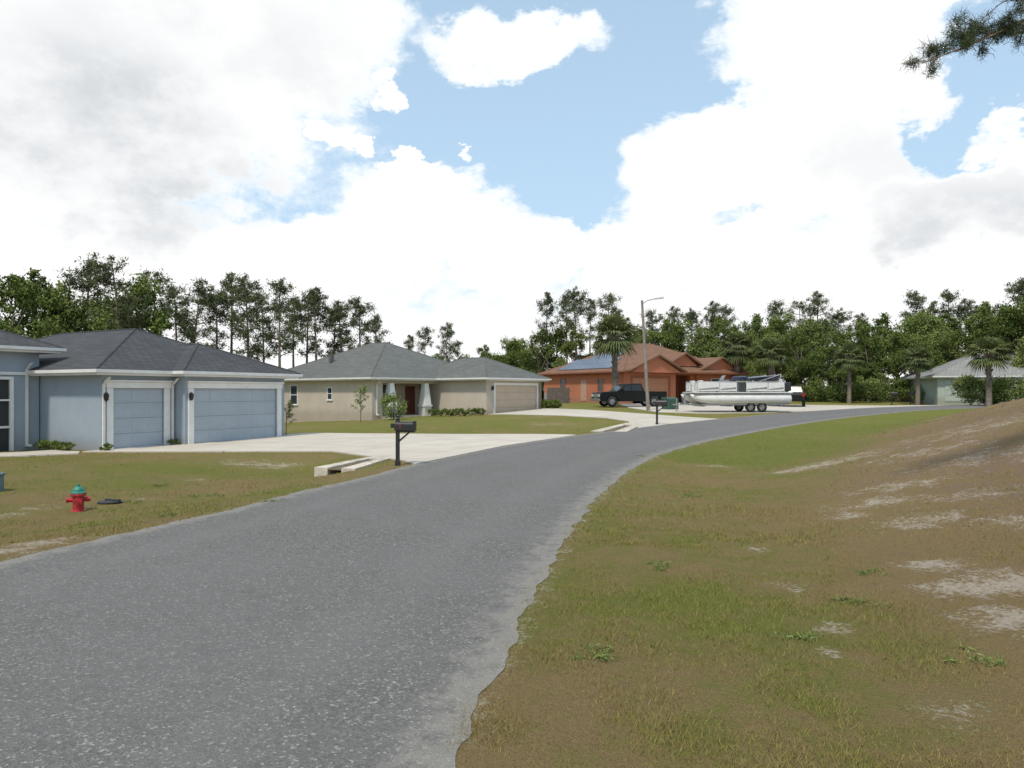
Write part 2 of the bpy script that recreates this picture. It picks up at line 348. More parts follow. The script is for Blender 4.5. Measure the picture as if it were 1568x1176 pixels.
def pine(seed,Ht=12,R=2.3,start=.38,nl=38,k=42,sz=.15):
    r=np.random.default_rng(seed); t=T(); bx=r.normal(size=2)*.25
    tp=lambda q: np.array([bx[0]*q*q*2,bx[1]*math.sin(q*2.5),Ht*q*.97])
    t.limb([tp(q) for q in np.linspace(0,1,9)],[.17*(1-q)+.03 for q in np.linspace(0,1,9)],8)
    C=[];Rr=[]
    for i in range(nl):
        u=r.random()**.85; q=start+(1-start)*u*.97; L=R*(.3+.75*math.sqrt(max(0,1-u**1.6)))*(.5+.6*r.random())*(.55+.45*min(1,u*4+.25)); az=r.random()*6.283
        p=tp(q); e=p+np.array([math.cos(az)*L,math.sin(az)*L,L*(.05+.5*r.random())]); mdl=(p+e)/2+np.array([0,0,-.1*L])
        t.limb([p,mdl,e],[.045,.03,.015],4)
        for w in ((.5,.75,1.0) if L>1 else (.6,1.0)):
            C.append(p+(e-p)*w+r.normal(size=3)*.2); Rr.append(.3+.35*r.random())
    for j in range(5): C.append(tp(1)+r.normal(size=3)*np.array([.25,.25,.15])+np.array([0,0,-.25*j])); Rr.append(.3)
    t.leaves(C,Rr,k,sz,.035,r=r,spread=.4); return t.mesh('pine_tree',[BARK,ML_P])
def hardwood(seed,Ht=11,R=3.6,nlobe=16,mat=None,k=80,low=.22,sz=.12):
    r=np.random.default_rng(seed); t=T()
    t.limb([(0,0,0),(.1,.05,Ht*.25),(.05,-.1,Ht*.5)],[.25,.2,.14],8); C=[];Rr=[]
    for i in range(nlobe):
        u=r.random(); z=Ht*(low+(.86-low)*u); rad=R*(.8+.25*math.sin(u*3.1))*(1-.55*u**2)*r.random()**.5; az=r.random()*6.283
        c=np.array([math.cos(az)*rad,math.sin(az)*rad,z]); lr=R*(.3+.22*r.random())
        t.limb([(0,0,Ht*(.15+.3*u)),c*np.array([.5,.5,.85]),c],[.1,.06,.025],4)
        for j in range(11):
            d=r.normal(size=3); d/=np.linalg.norm(d); d[2]=abs(d[2]) if r.random()<.6 else d[2]
            C.append(c+d*lr*(.35+.7*r.random())*np.array([1,1,.85])); Rr.append(lr*(.3+.3*r.random()))
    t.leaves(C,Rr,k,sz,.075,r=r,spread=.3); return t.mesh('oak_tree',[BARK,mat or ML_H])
def palm(seed,Ht=5.0,R=1.7,nf=34):
    r=np.random.default_rng(seed); t=T(); t.limb([(0,0,0),(.05,0,Ht*.5),(0,.05,Ht)],[.24,.19,.2],9)
    for i in range(60):
        az=r.random()*6.28; z=Ht*(.35+.65*r.random()); p=np.array([math.cos(az)*.17,math.sin(az)*.17,z]); t.limb([p,p+np.array([math.cos(az)*.14,math.sin(az)*.14,.22])],[.05,.02],4)
    top=np.array([0,.05,Ht])
    for i in range(nf):
        az=i*2.4+r.random()*.3; el=1.4-2.2*(i/nf)+r.normal()*.1; L=R*(.62+.2*r.random())
        d=np.array([math.cos(az)*math.cos(el),math.sin(az)*math.cos(el),math.sin(el)]); p=top+d*L*.6+np.array([0,0,-.03]); t.limb([top,p],[.03,.018],4)
        side=np.cross(d,[0,0,1]); side/=np.linalg.norm(side)+1e-6; up=np.cross(side,d)
        V=[];F=[]
        for j,a in enumerate(np.linspace(-1.7,1.7,19)):
            dd=d*math.cos(a)+side*math.sin(a); ll=R*(.66-.12*abs(a)); w=np.cross(dd,up)*.06
            m_=p+dd*ll*.6+up*(.04*(j%2)); e=p+dd*ll+np.array([0,0,-.25*R*(.4+.6*r.random())])
            o=len(V); V+=[p,m_-w,e,m_+w]; F.append((o,o+1,o+2,o+3))
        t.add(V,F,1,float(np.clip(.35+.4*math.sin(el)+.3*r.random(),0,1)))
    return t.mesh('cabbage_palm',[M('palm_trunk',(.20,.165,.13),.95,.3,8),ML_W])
def shrub(seed,R=.6,Hh=.9,k=50,mat=None,n=26,sz=.06):
    r=np.random.default_rng(seed); t=T(); C=[]
    for i in range(5):
        a=r.random()*6.28; t.limb([(0,0,0),(math.cos(a)*R*.5,math.sin(a)*R*.5,Hh*.6)],[.02,.01],4)
    for i in range(n):
        d=r.normal(size=3); d/=np.linalg.norm(d); C.append((d[0]*R*.75,d[1]*R*.75,Hh*.52+d[2]*Hh*.36))
    t.leaves(C,[R*.36]*n,k,sz,sz*.5,r=r); return t.mesh('shrub',[BARK,mat or ML_H])
PINES=[pine(11),pine(12,12,1.9,.45,36),pine(13,12,2.5,.3,46),pine(14,12,1.6,.58,26),pine(15,12,2.2,.4,40),pine(16,12,1.9,.5,30),pine(17,12,2.3,.55,30)]
HW=[hardwood(21),hardwood(22,11,3.9,17),hardwood(23,11,3.3,14),hardwood(24,11,3.8,16,ML_Y),hardwood(25,11,3.5,16)]
LOW=[hardwood(31,5,2.8,11,None,60,.1),hardwood(32,5,3.0,12,ML_Y,60,.1)]
def place(me,name,px,top,d,ws=1,parent=None):
    x=(px-CX)/FP*d; z=H(x,d)-.1; h=EYE+(HY-top)/FP*d-z; nom={'p':12,'o':11,'c':6.3}[me.name[0]]
    s=h/nom; w=s*ws
    return link(name,me,(x,d,z),random.random()*6.28,(w,w,s),parent)
TL=empty('tree_line',(0,90,0))
def tl(me,px,top,d,ws=1):
    o=place(me,'tree',px,top,d,ws); o.parent=TL; o.matrix_parent_inverse=Matrix.Translation((0,-90,0)); return o
# left stand
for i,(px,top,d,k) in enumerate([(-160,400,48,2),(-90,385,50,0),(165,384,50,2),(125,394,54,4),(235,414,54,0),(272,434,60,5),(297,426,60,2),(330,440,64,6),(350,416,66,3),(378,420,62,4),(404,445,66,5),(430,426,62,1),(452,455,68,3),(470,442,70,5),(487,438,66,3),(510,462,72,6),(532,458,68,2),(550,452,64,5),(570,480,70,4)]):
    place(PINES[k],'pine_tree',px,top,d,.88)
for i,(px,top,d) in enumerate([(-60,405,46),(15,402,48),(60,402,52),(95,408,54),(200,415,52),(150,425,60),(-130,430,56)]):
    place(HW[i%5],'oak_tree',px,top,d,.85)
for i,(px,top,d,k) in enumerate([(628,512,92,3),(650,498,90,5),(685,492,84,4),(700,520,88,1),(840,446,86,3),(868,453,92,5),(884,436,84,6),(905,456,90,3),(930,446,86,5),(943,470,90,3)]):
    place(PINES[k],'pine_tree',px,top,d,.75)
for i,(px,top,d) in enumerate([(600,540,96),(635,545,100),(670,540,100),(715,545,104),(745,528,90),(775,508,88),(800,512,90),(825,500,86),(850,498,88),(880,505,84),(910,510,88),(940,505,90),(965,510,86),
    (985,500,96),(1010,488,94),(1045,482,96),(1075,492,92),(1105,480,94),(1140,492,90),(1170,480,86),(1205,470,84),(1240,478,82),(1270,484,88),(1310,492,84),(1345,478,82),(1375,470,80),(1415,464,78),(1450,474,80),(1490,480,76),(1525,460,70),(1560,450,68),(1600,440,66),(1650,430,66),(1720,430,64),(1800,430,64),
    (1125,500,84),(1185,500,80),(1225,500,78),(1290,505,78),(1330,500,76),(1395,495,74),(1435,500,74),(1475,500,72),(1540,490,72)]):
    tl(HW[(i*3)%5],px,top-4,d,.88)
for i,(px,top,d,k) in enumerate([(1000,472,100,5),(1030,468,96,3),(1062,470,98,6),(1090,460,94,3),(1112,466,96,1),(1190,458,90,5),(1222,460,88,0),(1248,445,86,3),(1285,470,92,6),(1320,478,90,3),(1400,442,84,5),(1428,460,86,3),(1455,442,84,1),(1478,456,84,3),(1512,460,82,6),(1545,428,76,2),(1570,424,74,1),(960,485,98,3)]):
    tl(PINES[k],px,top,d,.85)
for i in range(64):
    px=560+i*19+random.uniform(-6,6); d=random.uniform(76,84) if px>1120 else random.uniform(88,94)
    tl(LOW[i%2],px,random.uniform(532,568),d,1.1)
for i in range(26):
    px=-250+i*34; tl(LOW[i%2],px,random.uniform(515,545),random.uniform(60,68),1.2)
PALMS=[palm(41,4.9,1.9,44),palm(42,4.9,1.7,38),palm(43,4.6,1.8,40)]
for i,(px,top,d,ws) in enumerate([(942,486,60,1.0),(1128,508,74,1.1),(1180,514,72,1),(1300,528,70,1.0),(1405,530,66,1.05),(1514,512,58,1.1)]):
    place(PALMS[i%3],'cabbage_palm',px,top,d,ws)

# overhanging pine at right
r=np.random.default_rng(77); t=T(); tx,ty=11.6,10.8; tz=H(tx,ty)
t.limb([(0,0,-.2),(.1,0,4),(0,.1,9),(.1,0,15)],[.26,.21,.15,.05],10)
C=[]
for i in range(26):
    q=9.5+5.5*r.random(); az=r.random()*6.28; L=(2.4-(q-9)*.2)*(.6+.4*r.random()); e=np.array([math.cos(az)*L,math.sin(az)*L,q+.5*L*r.random()]); t.limb([(0,.1,q),e],[.04,.012],5)
    for w in (.5,.75,1): C.append(np.array([0,.1,q])*(1-w)+e*w+r.normal(size=3)*.1)
t.leaves(C,[.42]*len(C),90,.14,.012,r=r)
def tuft(c,n,L):
    d=r.normal(size=(n,3)); d/=np.linalg.norm(d,axis=1)[:,None]; d[:,2]+=.1
    w=np.cross(d,r.normal(size=(n,3))); w/=np.linalg.norm(w,axis=1)[:,None]; l=(L*(.6+.5*r.random(n)))[:,None]; w*=.0035; c=np.asarray(c)+r.normal(size=(n,3))*.035
    V=np.stack([c-w,c+w,c+d*l+w*.3,c+d*l-w*.3],1).reshape(-1,3); t.add(V,np.arange(4*n).reshape(n,4),1,float(.0+.5*r.random()))
def bough(p0,p1,r0,ntw,tl_):
    p0=np.array(p0,float);p1=np.array(p1,float); pts=[p0+(p1-p0)*q+np.array([0,0,.18*math.sin(q*3.1)])+r.normal(size=3)*.03*(0<q<1) for q in np.linspace(0,1,9)]
    t.limb(pts,[r0*(1-q)+.006 for q in np.linspace(0,1,9)],6)
    for i in range(ntw):
        q=.42+.58*(i+.5)/ntw; j=min(7,int(q*8)); p=pts[j]+(pts[j+1]-pts[j])*(q*8-j); dd=r.normal(size=3); dd/=np.linalg.norm(dd); dd+=(p1-p0)/np.linalg.norm(p1-p0)*.7
        L=tl_*(.5+.6*r.random()); e=p+dd*L*.7; t.limb([p,(p+e)/2+np.array([0,0,.03]),e],[.008,.006,.003],4)
        for w in (.3,.45,.6,.72,.84,.93,1.0): tuft(p+(e-p)*w,34,.11)
bough((0,0,9.1-tz-.6),(-5.95,-.9,6.42-tz),.05,24,.5)
bough((0,0,9.4-tz-.4),(-5.3,-.6,6.72-tz),.045,26,.6)
bough((0,0,9.6-tz-.3),(-4.8,-1.2,6.8-tz),.045,26,.6)
bough((0,0,9.8-tz-.2),(-5.0,-1.0,7.15-tz),.045,22,.6)
link('pine_tree',t.mesh('pine_near',[BARK,ML_P]),(tx,ty,tz))

# grass blades
def blades(n,d0,d1,hh,ww,pw=1.6):
    u=rng.random(n); d=d0+(d1-d0)*u**pw; a=np.radians(rng.uniform(-41,41,n)); P_=np.stack([d*np.tan(a),d],1)
    Fd_=fields(P_); DL_,DR_,DD_=Fd_; mx_=np.maximum(DL_,DR_); ok=(mx_>-.10+.16*rng.random(n))&(DD_>.02)
    cl=4*(vn(P_[:,0],P_[:,1],.5)-.5)+2.5*(vn(P_[:,0]+5,P_[:,1],1.9)-.5)
    ok&=(cl+rng.normal(size=n)*.7)>np.where(DR_>3.5,.35,-.4)
    gi=np.clip(np.searchsorted(gx,P_[:,0]),0,N-1); gj=np.clip(np.searchsorted(gy,P_[:,1]),0,N-1); sd=sand.reshape(N,N)[gj,gi]; ok&=(rng.random(n)>sd*1.15)|(mx_<.4)&(rng.random(n)<.75)
    P_=P_[ok]; cl=cl[ok]; z=height(P_,tuple(f[ok] for f in Fd_)); k=len(P_); g=green.reshape(N,N)[gj[ok],gi[ok]]
    az=rng.random(k)*6.283; h=hh*(.4+.9*rng.random(k))*(.8+.25*np.clip(cl,-1,2)); ln=rng.normal(size=(k,2))*h[:,None]*.65; w=ww*(.6+.8*rng.random(k))
    b0=np.stack([P_[:,0]-np.cos(az)*w,P_[:,1]-np.sin(az)*w,z-.01],1); b1=np.stack([P_[:,0]+np.cos(az)*w,P_[:,1]+np.sin(az)*w,z-.01],1)
    tp_=np.stack([P_[:,0]+ln[:,0],P_[:,1]+ln[:,1],z+h],1)
    sh=np.clip(g+.18*cl+rng.normal(size=k)*.33-.12,0,1)
    return np.stack([b0,b1,tp_],1).reshape(-1,3),np.repeat(sh,3)
v1,s1=blades(270000,2.6,12,.036,.0032,1.3); v2,s2=blades(120000,9,34,.046,.007,1.3)
V=np.concatenate([v1,v2]); sh=np.concatenate([s1,s2]); F=np.arange(len(V)).reshape(-1,3)
link('grass',qmesh('grass',V,F,[ML_G],attrs=dict(shade=sh)))
t=T(); C=[];
for px,py in [(1320,930),(1215,975),(290,762),(260,790),(980,700),(210,770),(1500,1020),(900,1010),(1010,870),(240,745),(420,770),(330,760),(1060,760),(1330,880)]:
    a=G(px,py); 
    for j in range(5): C.append((a[0]+rng.normal()*.1,a[1]+rng.normal()*.1,a[2]+.012))
t.leaves(C,[.09]*len(C),34,.03,.005,flat=.35); link('weeds',t.mesh('weeds',[BARK,ML_Y]))

# ------------------------------------------------------------------ building helpers
def shingle(name,c0,c1):
    m,nt,b=newmat(name); tc=nd(nt,'ShaderNodeTexCoord').outputs['Object']; sp=nd(nt,'ShaderNodeSeparateXYZ'); lk(nt,tc,sp.inputs[0])
    cb=nd(nt,'ShaderNodeCombineXYZ'); lk(nt,mth(nt,'ADD',sp.outputs[0],mth(nt,'MULTIPLY',sp.outputs[1],.73)),cb.inputs[0]); lk(nt,mth(nt,'MULTIPLY',sp.outputs[2],2.6),cb.inputs[1])
    br=nd(nt,'ShaderNodeTexBrick'); br.inputs['Scale'].default_value=1; br.inputs['Brick Width'].default_value=.33; br.inputs['Row Height'].default_value=.16; br.inputs['Mortar Size'].default_value=.012
    br.inputs['Color1'].default_value=(*c0,1); br.inputs['Color2'].default_value=(*c1,1); br.inputs['Mortar'].default_value=tuple(x*.4 for x in c0)+(1,); lk(nt,cb.outputs[0],br.inputs[0])
    c=mix(nt,rng_(nt,noise(nt,tc,.9,4),.35,.7,0,.5),br.outputs['Color'],tuple(x*.8 for x in c0)); lk(nt,c,b.inputs['Base Color']); b.inputs['Roughness'].default_value=.95; b.inputs['Specular IOR Level'].default_value=.2
    bump(nt,b,br.outputs['Fac'],.4,.01); return m
WHITE=M('white_trim',(.74,.73,.70),.5,.06,2); GLASS=M('window_glass',(.035,.045,.055),.06,.3,1.5); GUT=M('gutter_white',(.72,.71,.68),.4,.05)
def hip(par,x0,x1,y0,y1,z,p,mat,name='roof',fas=.2):
    k=B(); k.box(x0+.05,x1-.05,y0+.05,y1-.05,z-fas,z); k.obj(name+'_fascia',WHITE,par)
    w=x1-x0;d=y1-y0; k=B(); z0=z+.004
    if w<=d: h=w/2; r=[((x0+x1)/2,y0+h,z0+h*p),((x0+x1)/2,y1-h,z0+h*p)]; f=[(0,1,4),(1,2,5,4),(2,3,5),(3,0,4,5)]
    else: h=d/2; r=[(x0+h,(y0+y1)/2,z0+h*p),(x1-h,(y0+y1)/2,z0+h*p)]; f=[(0,1,5,4),(1,2,5),(2,3,4,5),(3,0,4)]
    k.add([(x0,y0,z0),(x1,y0,z0),(x1,y1,z0),(x0,y1,z0)]+r,f+[(3,2,1,0)]); o=k.obj(name,mat,par)
    k=B(); g=.07
    k.box(x0-g,x1+g,y0-g,y0-.003,z-.12,z-.01).box(x0-g,x0-.003,y0,y1,z-.12,z-.01).box(x1+.003,x1+g,y0,y1,z-.12,z-.01); k.obj(name+'_gutter',GUT,par)
    k=B(); R0=Vector(r[0]);R1=Vector(r[1])
    cs=[Vector(c) for c in ((x0,y0,z0),(x1,y0,z0),(x1,y1,z0),(x0,y1,z0))]
    prs=[(cs[0],R0),(cs[1],R0 if w<=d else R1),(cs[2],R1),(cs[3],R1 if w<=d else R0),(R0,R1)]
    for a,c in prs:
        if (a-c).length>.1: k.cyl(a,c,.04,n=6)
    k.obj(name+'_ridge_cap',mat,par)
def gable(par,x0,x1,y0,y1,z,p,mat,wmat,name='gable'):
    xm=(x0+x1)/2; h=(x1-x0)/2*p
    k=B(); 
    for s in (-1,1):
        xe=x0 if s<0 else x1
        k.add([(xe,y0,z),(xe,y1,z),(xm,y1,z+h),(xm,y0,z+h),(xe,y0,z-.16),(xe,y1,z-.16),(xm,y1,z+h-.16),(xm,y0,z+h-.16)],[(0,1,2,3),(4,7,6,5),(0,3,7,4),(1,5,6,2),(0,4,5,1)])
    k.obj(name+'_roof',mat,par)
    k=B(); k.add([(x0+.4,y0+.35,z-.2),(x1-.4,y0+.35,z-.2),(xm,y0+.35,z+h-.18),(x0+.4,y1-.1,z-.2),(x1-.4,y1-.1,z-.2),(xm,y1-.1,z+h-.18)],[(0,1,2),(5,4,3),(0,2,5,3),(1,4,5,2)]); k.obj(name+'_wall',wmat,par)
def window(par,x,y,z,w,h,ax='x',sg=-1,trim=WHITE,mull=True):
    def bx(k,a0,a1,d0,d1,z0,z1):
        d0,d1=sorted((d0*sg,d1*sg))
        if ax=='x': k.box(x+a0,x+a1,y+d0,y+d1,z0,z1)
        else: k.box(x+d0,x+d1,y+a0,y+a1,z0,z1)
    k=B(); bx(k,-w/2,w/2,-.05,.012,z,z+h); k.obj('window_glass',GLASS,par)
    k=B(); t_=.07
    bx(k,-w/2-t_,-w/2,-.05,.05,z-t_,z+h+t_); bx(k,w/2,w/2+t_,-.05,.05,z-t_,z+h+t_); bx(k,-w/2,w/2,-.05,.05,z+h,z+h+t_); bx(k,-w/2,w/2,-.05,.05,z-t_,z)
    if mull: bx(k,-w/2,w/2,.012,.035,z+h/2-.025,z+h/2+.025)
    bx(k,-w/2-.12,w/2+.12,.05,.09,z-t_-.04,z-t_+.02)
    k.obj('window_frame',trim,par)
def gdoor(par,x0,x1,y,h,mat,rows=4,cols=4,deep=.08,name='garage_door'):
    k=B(); k.box(x0,x1,y-.03+deep,y+.05+deep,.02,h); 
    rh=h/rows; cw=(x1-x0)/cols
    for i in range(rows):
        for j in range(cols):
            k.box(x0+j*cw+.07,x0+(j+1)*cw-.07,y-.040+deep,y-.02+deep,.02+i*rh+.08,.02+(i+1)*rh-.08)
    k.obj(name,mat,par,bev=.01)
    k=B()
    for i in range(1,rows): k.box(x0,x1,y-.033+deep,y-.0305+deep,i*rh+.016,i*rh+.026)
    k.obj(name+'_seams',M('seam_dark',(.12,.12,.12),.8),par)
def downspout(par,x,y,z1,sg=-1):
    k=B(); k.box(x-.04,x+.04,y-.09,y-.01,.15,z1-.35); k.add([(x-.04,y-.09,z1-.35),(x+.04,y-.09,z1-.35),(x+.04,y-.01,z1-.35),(x-.04,y-.01,z1-.35),(x-.04,y-.42,z1-.1),(x+.04,y-.42,z1-.1),(x+.04,y-.34,z1-.1),(x-.04,y-.34,z1-.1)],[(0,3,2,1),(4,5,6,7),(0,1,5,4),(1,2,6,5),(2,3,7,6),(3,0,4,7)])
    k.box(x-.045,x+.045,y-.3,y-.02,.08,.16); k.obj('downspout',GUT,par)
def sconce(par,x,y,z):
    k=B(); k.box(x-.05,x+.05,y-.04,y+.0,z-.1,z+.12); k.lathe([(.03,-.1),(.07,-.05),(.09,.12),(.03,.2)],(x,y-.12,z),8); k.obj('wall_lantern',M('black_metal',(.02,.02,.02),.4),par)

# ------------------------------------------------------------------ house 1 (blue)
BLUE=stucco('blue_stucco',(.31,.365,.42)); RDK=shingle('charcoal_shingles',(.07,.072,.075),(.10,.102,.105))
h1=empty('blue_stucco_house',(-13.95,24.4,-.12),math.radians(61.9))
wz=2.62
k=B()
def wallseg(k,x0,x1,y0,y1,z0,z1): k.box(x0,x1,y0,y1,z0,z1)
wallseg(k,0,.4,0,.2,-.6,wz); wallseg(k,2.35,2.8,0,.2,-.6,wz); wallseg(k,.4,2.35,0,.2,2.15,wz)
wallseg(k,0,.2,.2,14,-.6,wz)
wallseg(k,2.8,3.15,-.6,-.4,-.6,wz); wallseg(k,7.25,7.7,-.6,-.4,-.6,wz); wallseg(k,3.15,7.25,-.6,-.4,2.15,wz); wallseg(k,2.8,3.0,-.4,0,-.6,wz); wallseg(k,7.5,7.7,-.4,13,-.6,wz)
k.box(.2,7.5,12.8,13,-.6,wz)
k.obj('garage_walls',BLUE,h1)
hip(h1,-.45,8.15,-.45,13.4,wz+.17,.42,RDK); hip(h1,2.4,8.19,-1.05,5.5,wz+.172,.42,RDK,'garage_roof')
GD=M('garage_door_blue',(.37,.42,.465),.6,.05,1)
gdoor(h1,.4,2.35,0,2.15,GD,4,3); gdoor(h1,3.15,7.25,-.6,2.15,GD,4,6)
k=B()
for a,c,yy in ((.4,2.35,0),(3.15,7.25,-.6)):
    k.box(a-.24,a,yy-.06,yy-.003,-.1,2.15); k.box(c,c+.24,yy-.06,yy-.003,-.1,2.15); k.box(a-.27,c+.27,yy-.09,yy-.003,2.153,2.36); k.box(a-.31,c+.31,yy-.14,yy-.003,2.363,2.43)
k.obj('door_trim',WHITE,h1,bev=.01)
downspout(h1,.05,0,wz); downspout(h1,2.68,0,wz); 
sconce(h1,.1,0,1.8); sconce(h1,2.98,-.6,1.8)
wm=3.45
k=B(); k.box(-.95,-.05,3.6,3.8,-.6,wm); k.box(-14,-.95,3.6,3.8,2.55,wm); k.box(-14,-7,3.6,3.8,-.6,2.55); k.box(-.25,-.05,3.8,14,-.6,wm); k.box(-14,-13.8,3.8,14,-.6,wm); k.box(-13.8,-.25,13.8,14,-.6,wm); k.box(-7,-.95,5.6,5.8,-.6,2.55)
k.obj('main_walls',BLUE,h1); hip(h1,-14.5,.5,3.05,14.5,wm+.17,.42,RDK,'main_roof')
k=B(); k.box(-14.1,-.0,3.52,3.598,2.62,2.72); k.obj('band_trim',WHITE,h1)
k=B(); 
for xx in (-.98,-2.4,-3.8,-5.2,-6.6): k.box(xx-.06,xx+.06,3.55,3.64,-.05,2.55)
k.box(-6.6,-1.04,3.56,3.63,2.45,2.55); k.box(-6.6,-1.04,3.56,3.63,.75,.83); k.box(-6.6,-1.04,3.56,3.63,1.7,1.76); k.obj('screen_frame',WHITE,h1)
k=B(); k.box(-6.6,-1.0,3.66,3.67,-.05,2.5); k.obj('porch_screen',M('screen_mesh',(.025,.028,.03),.6),h1)
downspout(h1,-.5,3.6,wm-.3)
FPm=shrub(200,.22,.3,30,None,10,.04)
for i in range(7): link('foundation_plant',FPm,(-.3-.05*i,3.0-.35*i,.02),i,(1,1,1),h1)
for xx in (.05,2.62): link('foundation_plant',FPm,(xx-.1,-.35,.02),xx,(1,1,.9),h1)

# ------------------------------------------------------------------ house 2 (beige)
BEI=stucco('beige_stucco',(.50,.435,.355)); RGY=shingle('grey_shingles',(.135,.14,.13),(.18,.185,.17))
h2=empty('beige_stucco_house',(-9.5,48.8,.22),math.radians(48.7)); wz=2.5
k=B()
k.box(0,.2,0,14,-1.4,wz); k.box(.2,.9,0,.2,-1.4,wz); k.box(.2,6.2,2,2.2,-1,wz); k.box(6,6.2,-5,2,-1,wz); k.box(6.2,6.9,-5,-4.8,-1,wz); k.box(11.5,12,-5,-4.8,-1,wz); k.box(6.9,11.5,-5,-4.8,2.15,wz); k.box(11.8,12,-4.8,14,-1,wz); k.box(.2,11.8,13.8,14,-1.2,wz); k.box(.9,6,0,.2,2.28,wz)
k.obj('walls',BEI,h2)
k=B(); k.box(.9,6,-.1,2,-1,.0); k.obj('porch_slab',CONC,h2)
hip(h2,-.5,12.5,-.5,14.5,wz+.18,.45,RGY); hip(h2,5.5,12.54,-5.5,4,wz+.182,.45,RGY,'garage_roof')
gdoor(h2,6.9,11.5,-5,2.15,M('garage_door_beige',(.54,.43,.32),.6,.04,1),4,4)
k=B(); k.box(6.72,6.9,-5.05,-5.003,-.2,2.15); k.box(11.5,11.68,-5.05,-5.003,-.2,2.15); k.box(6.72,11.68,-5.05,-5.003,2.153,2.33); k.obj('garage_trim',WHITE,h2)
k=B(); k.box(11.7,11.95,-5.12,-5.003,-.2,2.33); k.obj('corner_trim',M('brown_trim',(.28,.22,.16),.7),h2)
k=B()
for xx in (1.5,4.7):
    zz0,zz1,a,c=.75,2.28,.32,.18
    k.add([(xx-a,-.1-a,zz0),(xx+a,-.1-a,zz0),(xx+a,-.1+a,zz0),(xx-a,-.1+a,zz0),(xx-c,-.1-c,zz1),(xx+c,-.1-c,zz1),(xx+c,-.1+c,zz1),(xx-c,-.1+c,zz1)],[(0,3,2,1),(4,5,6,7),(0,1,5,4),(1,2,6,5),(2,3,7,6),(3,0,4,7)])
    k.box(xx-.38,xx+.38,-.48,.28,.62,.74)
k.obj('porch_columns',M('column_white',(.80,.79,.77),.5,.04),h2)
k=B()
for xx in (1.5,4.7): k.box(xx-.33,xx+.33,-.43,.23,-.9,.617)
k.obj('column_bases',M('column_stone',(.62,.60,.56),.9,.15,8),h2)
window(h2,2.7,2,.9,1.0,1.3); 
k=B(); k.box(1.75,2.1,1.95,1.998,.85,2.25); k.box(3.3,3.65,1.95,1.998,.85,2.25); k.obj('shutters',M('red_shutter',(.16,.035,.03),.5),h2)
k=B(); k.box(4.6,5.5,1.93,1.998,0,2.1); k.obj('front_door',M('red_door',(.14,.04,.03),.4),h2)
window(h2,0,9.6,.75,.9,1.4,'y'); window(h2,0,4.9,1.15,.5,.8,'y'); window(h2,0,12.9,.75,.7,1.4,'y')
downspout(h2,.35,0,wz); 
k=B(); k.cyl((6.6,7.5,4.8),(6.6,7.5,5.9),.05); k.box(2.2,2.5,8,8.3,4.0,4.6); k.obj('roof_vents',M('vent_grey',(.12,.12,.12),.6),h2)
sconce(h2,6.55,-5,1.9)
k=B(); k.box(2.2,2.3,.9,1.5,0,.9); k.box(2.3,2.8,.9,1.0,.3,.4).box(2.3,2.8,.9,1.5,.38,.45).box(2.3,2.4,.9,1,0,.4).box(2.75,2.85,1.4,1.5,0,.6); k.obj('porch_chair',M('brown_wood',(.12,.06,.03),.6),h2)

# ------------------------------------------------------------------ house 3 (orange)
ORG=stucco('orange_stucco',(.46,.165,.085)); RTL=shingle('terracotta_shingles',(.21,.115,.075),(.27,.155,.10)); ORD=M('dark_orange_trim',(.28,.10,.055),.8)
h3=empty('orange_stucco_house',(10.3,66,1.0),math.radians(31.9)); wz=2.65
k=B(); k.box(0,.2,0,13,-.6,wz); k.box(.2,1.0,0,.2,-.6,wz); k.box(5.6,6.5,0,.2,-.6,wz); k.box(1.0,5.6,0,.2,2.2,wz); k.box(6.3,6.5,.2,3,-.6,wz+.4); k.box(6.5,10,3,3.2,-.6,wz+.6)
k.box(10,16,.6,.8,-.6,wz+.2); k.box(10,10.2,.8,3,-.6,wz+.2); k.box(15.8,16,.8,13,-.6,wz+.2); k.box(.2,15.8,12.8,13,-.6,wz)
k.box(6.5,7.1,.9,1.4,-.6,wz+.6); k.box(9.4,10,.9,1.4,-.6,wz+.6); k.box(7.1,9.4,.9,1.4,wz-.1,wz+.6)
k.obj('walls',ORG,h3); hip(h3,-.5,16.5,-.5,13.5,wz+.18,.45,RTL)
for o in h3.children:
    if 'fascia' in o.name or 'gutter' in o.name: o.data.materials[0]=ORD
gable(h3,-.3,6.9,-1.2,6,wz+.25,.42,RTL,ORG,'garage_gable'); gable(h3,6.0,10.6,.3,7,wz+1.0,.5,RTL,ORG,'entry_gable'); gable(h3,9.6,16.5,-.1,7,wz+.35,.42,RTL,ORG,'wing_gable')
gdoor(h3,1.0,5.6,0,2.2,M('garage_door_orange',(.42,.19,.10),.6,.05,1),4,4)
k=B(); k.box(.8,1.0,-.05,-.003,-.2,2.2).box(5.6,5.8,-.05,-.003,-.2,2.2).box(.8,5.8,-.05,-.003,2.203,2.4); k.obj('garage_trim',ORD,h3)
window(h3,12.9,.6,.8,1.6,1.4); window(h3,0,3.4,1.0,.7,1.1,'y',trim=ORD); window(h3,0,9.5,1.0,.8,1.2,'y',trim=ORD); 
k=B(); k.box(-.03,-.002,5.6,6.5,0,2.05); k.obj('side_door',M('tan_door',(.45,.28,.2),.5),h3)
k=B(); k.box(7.9,8.8,2.93,2.998,0,2.2); k.obj('front_door',M('brown_wood',(.12,.06,.03),.6),h3)
pm,nt,b=newmat('solar_panel'); b.inputs['Roughness'].default_value=.3
tc=nd(nt,'ShaderNodeTexCoord').outputs['Object']; lk(nt,mix(nt,noise(nt,tc,2,2),(.11,.14,.19),(.17,.21,.27)),b.inputs['Base Color'])
k=B()
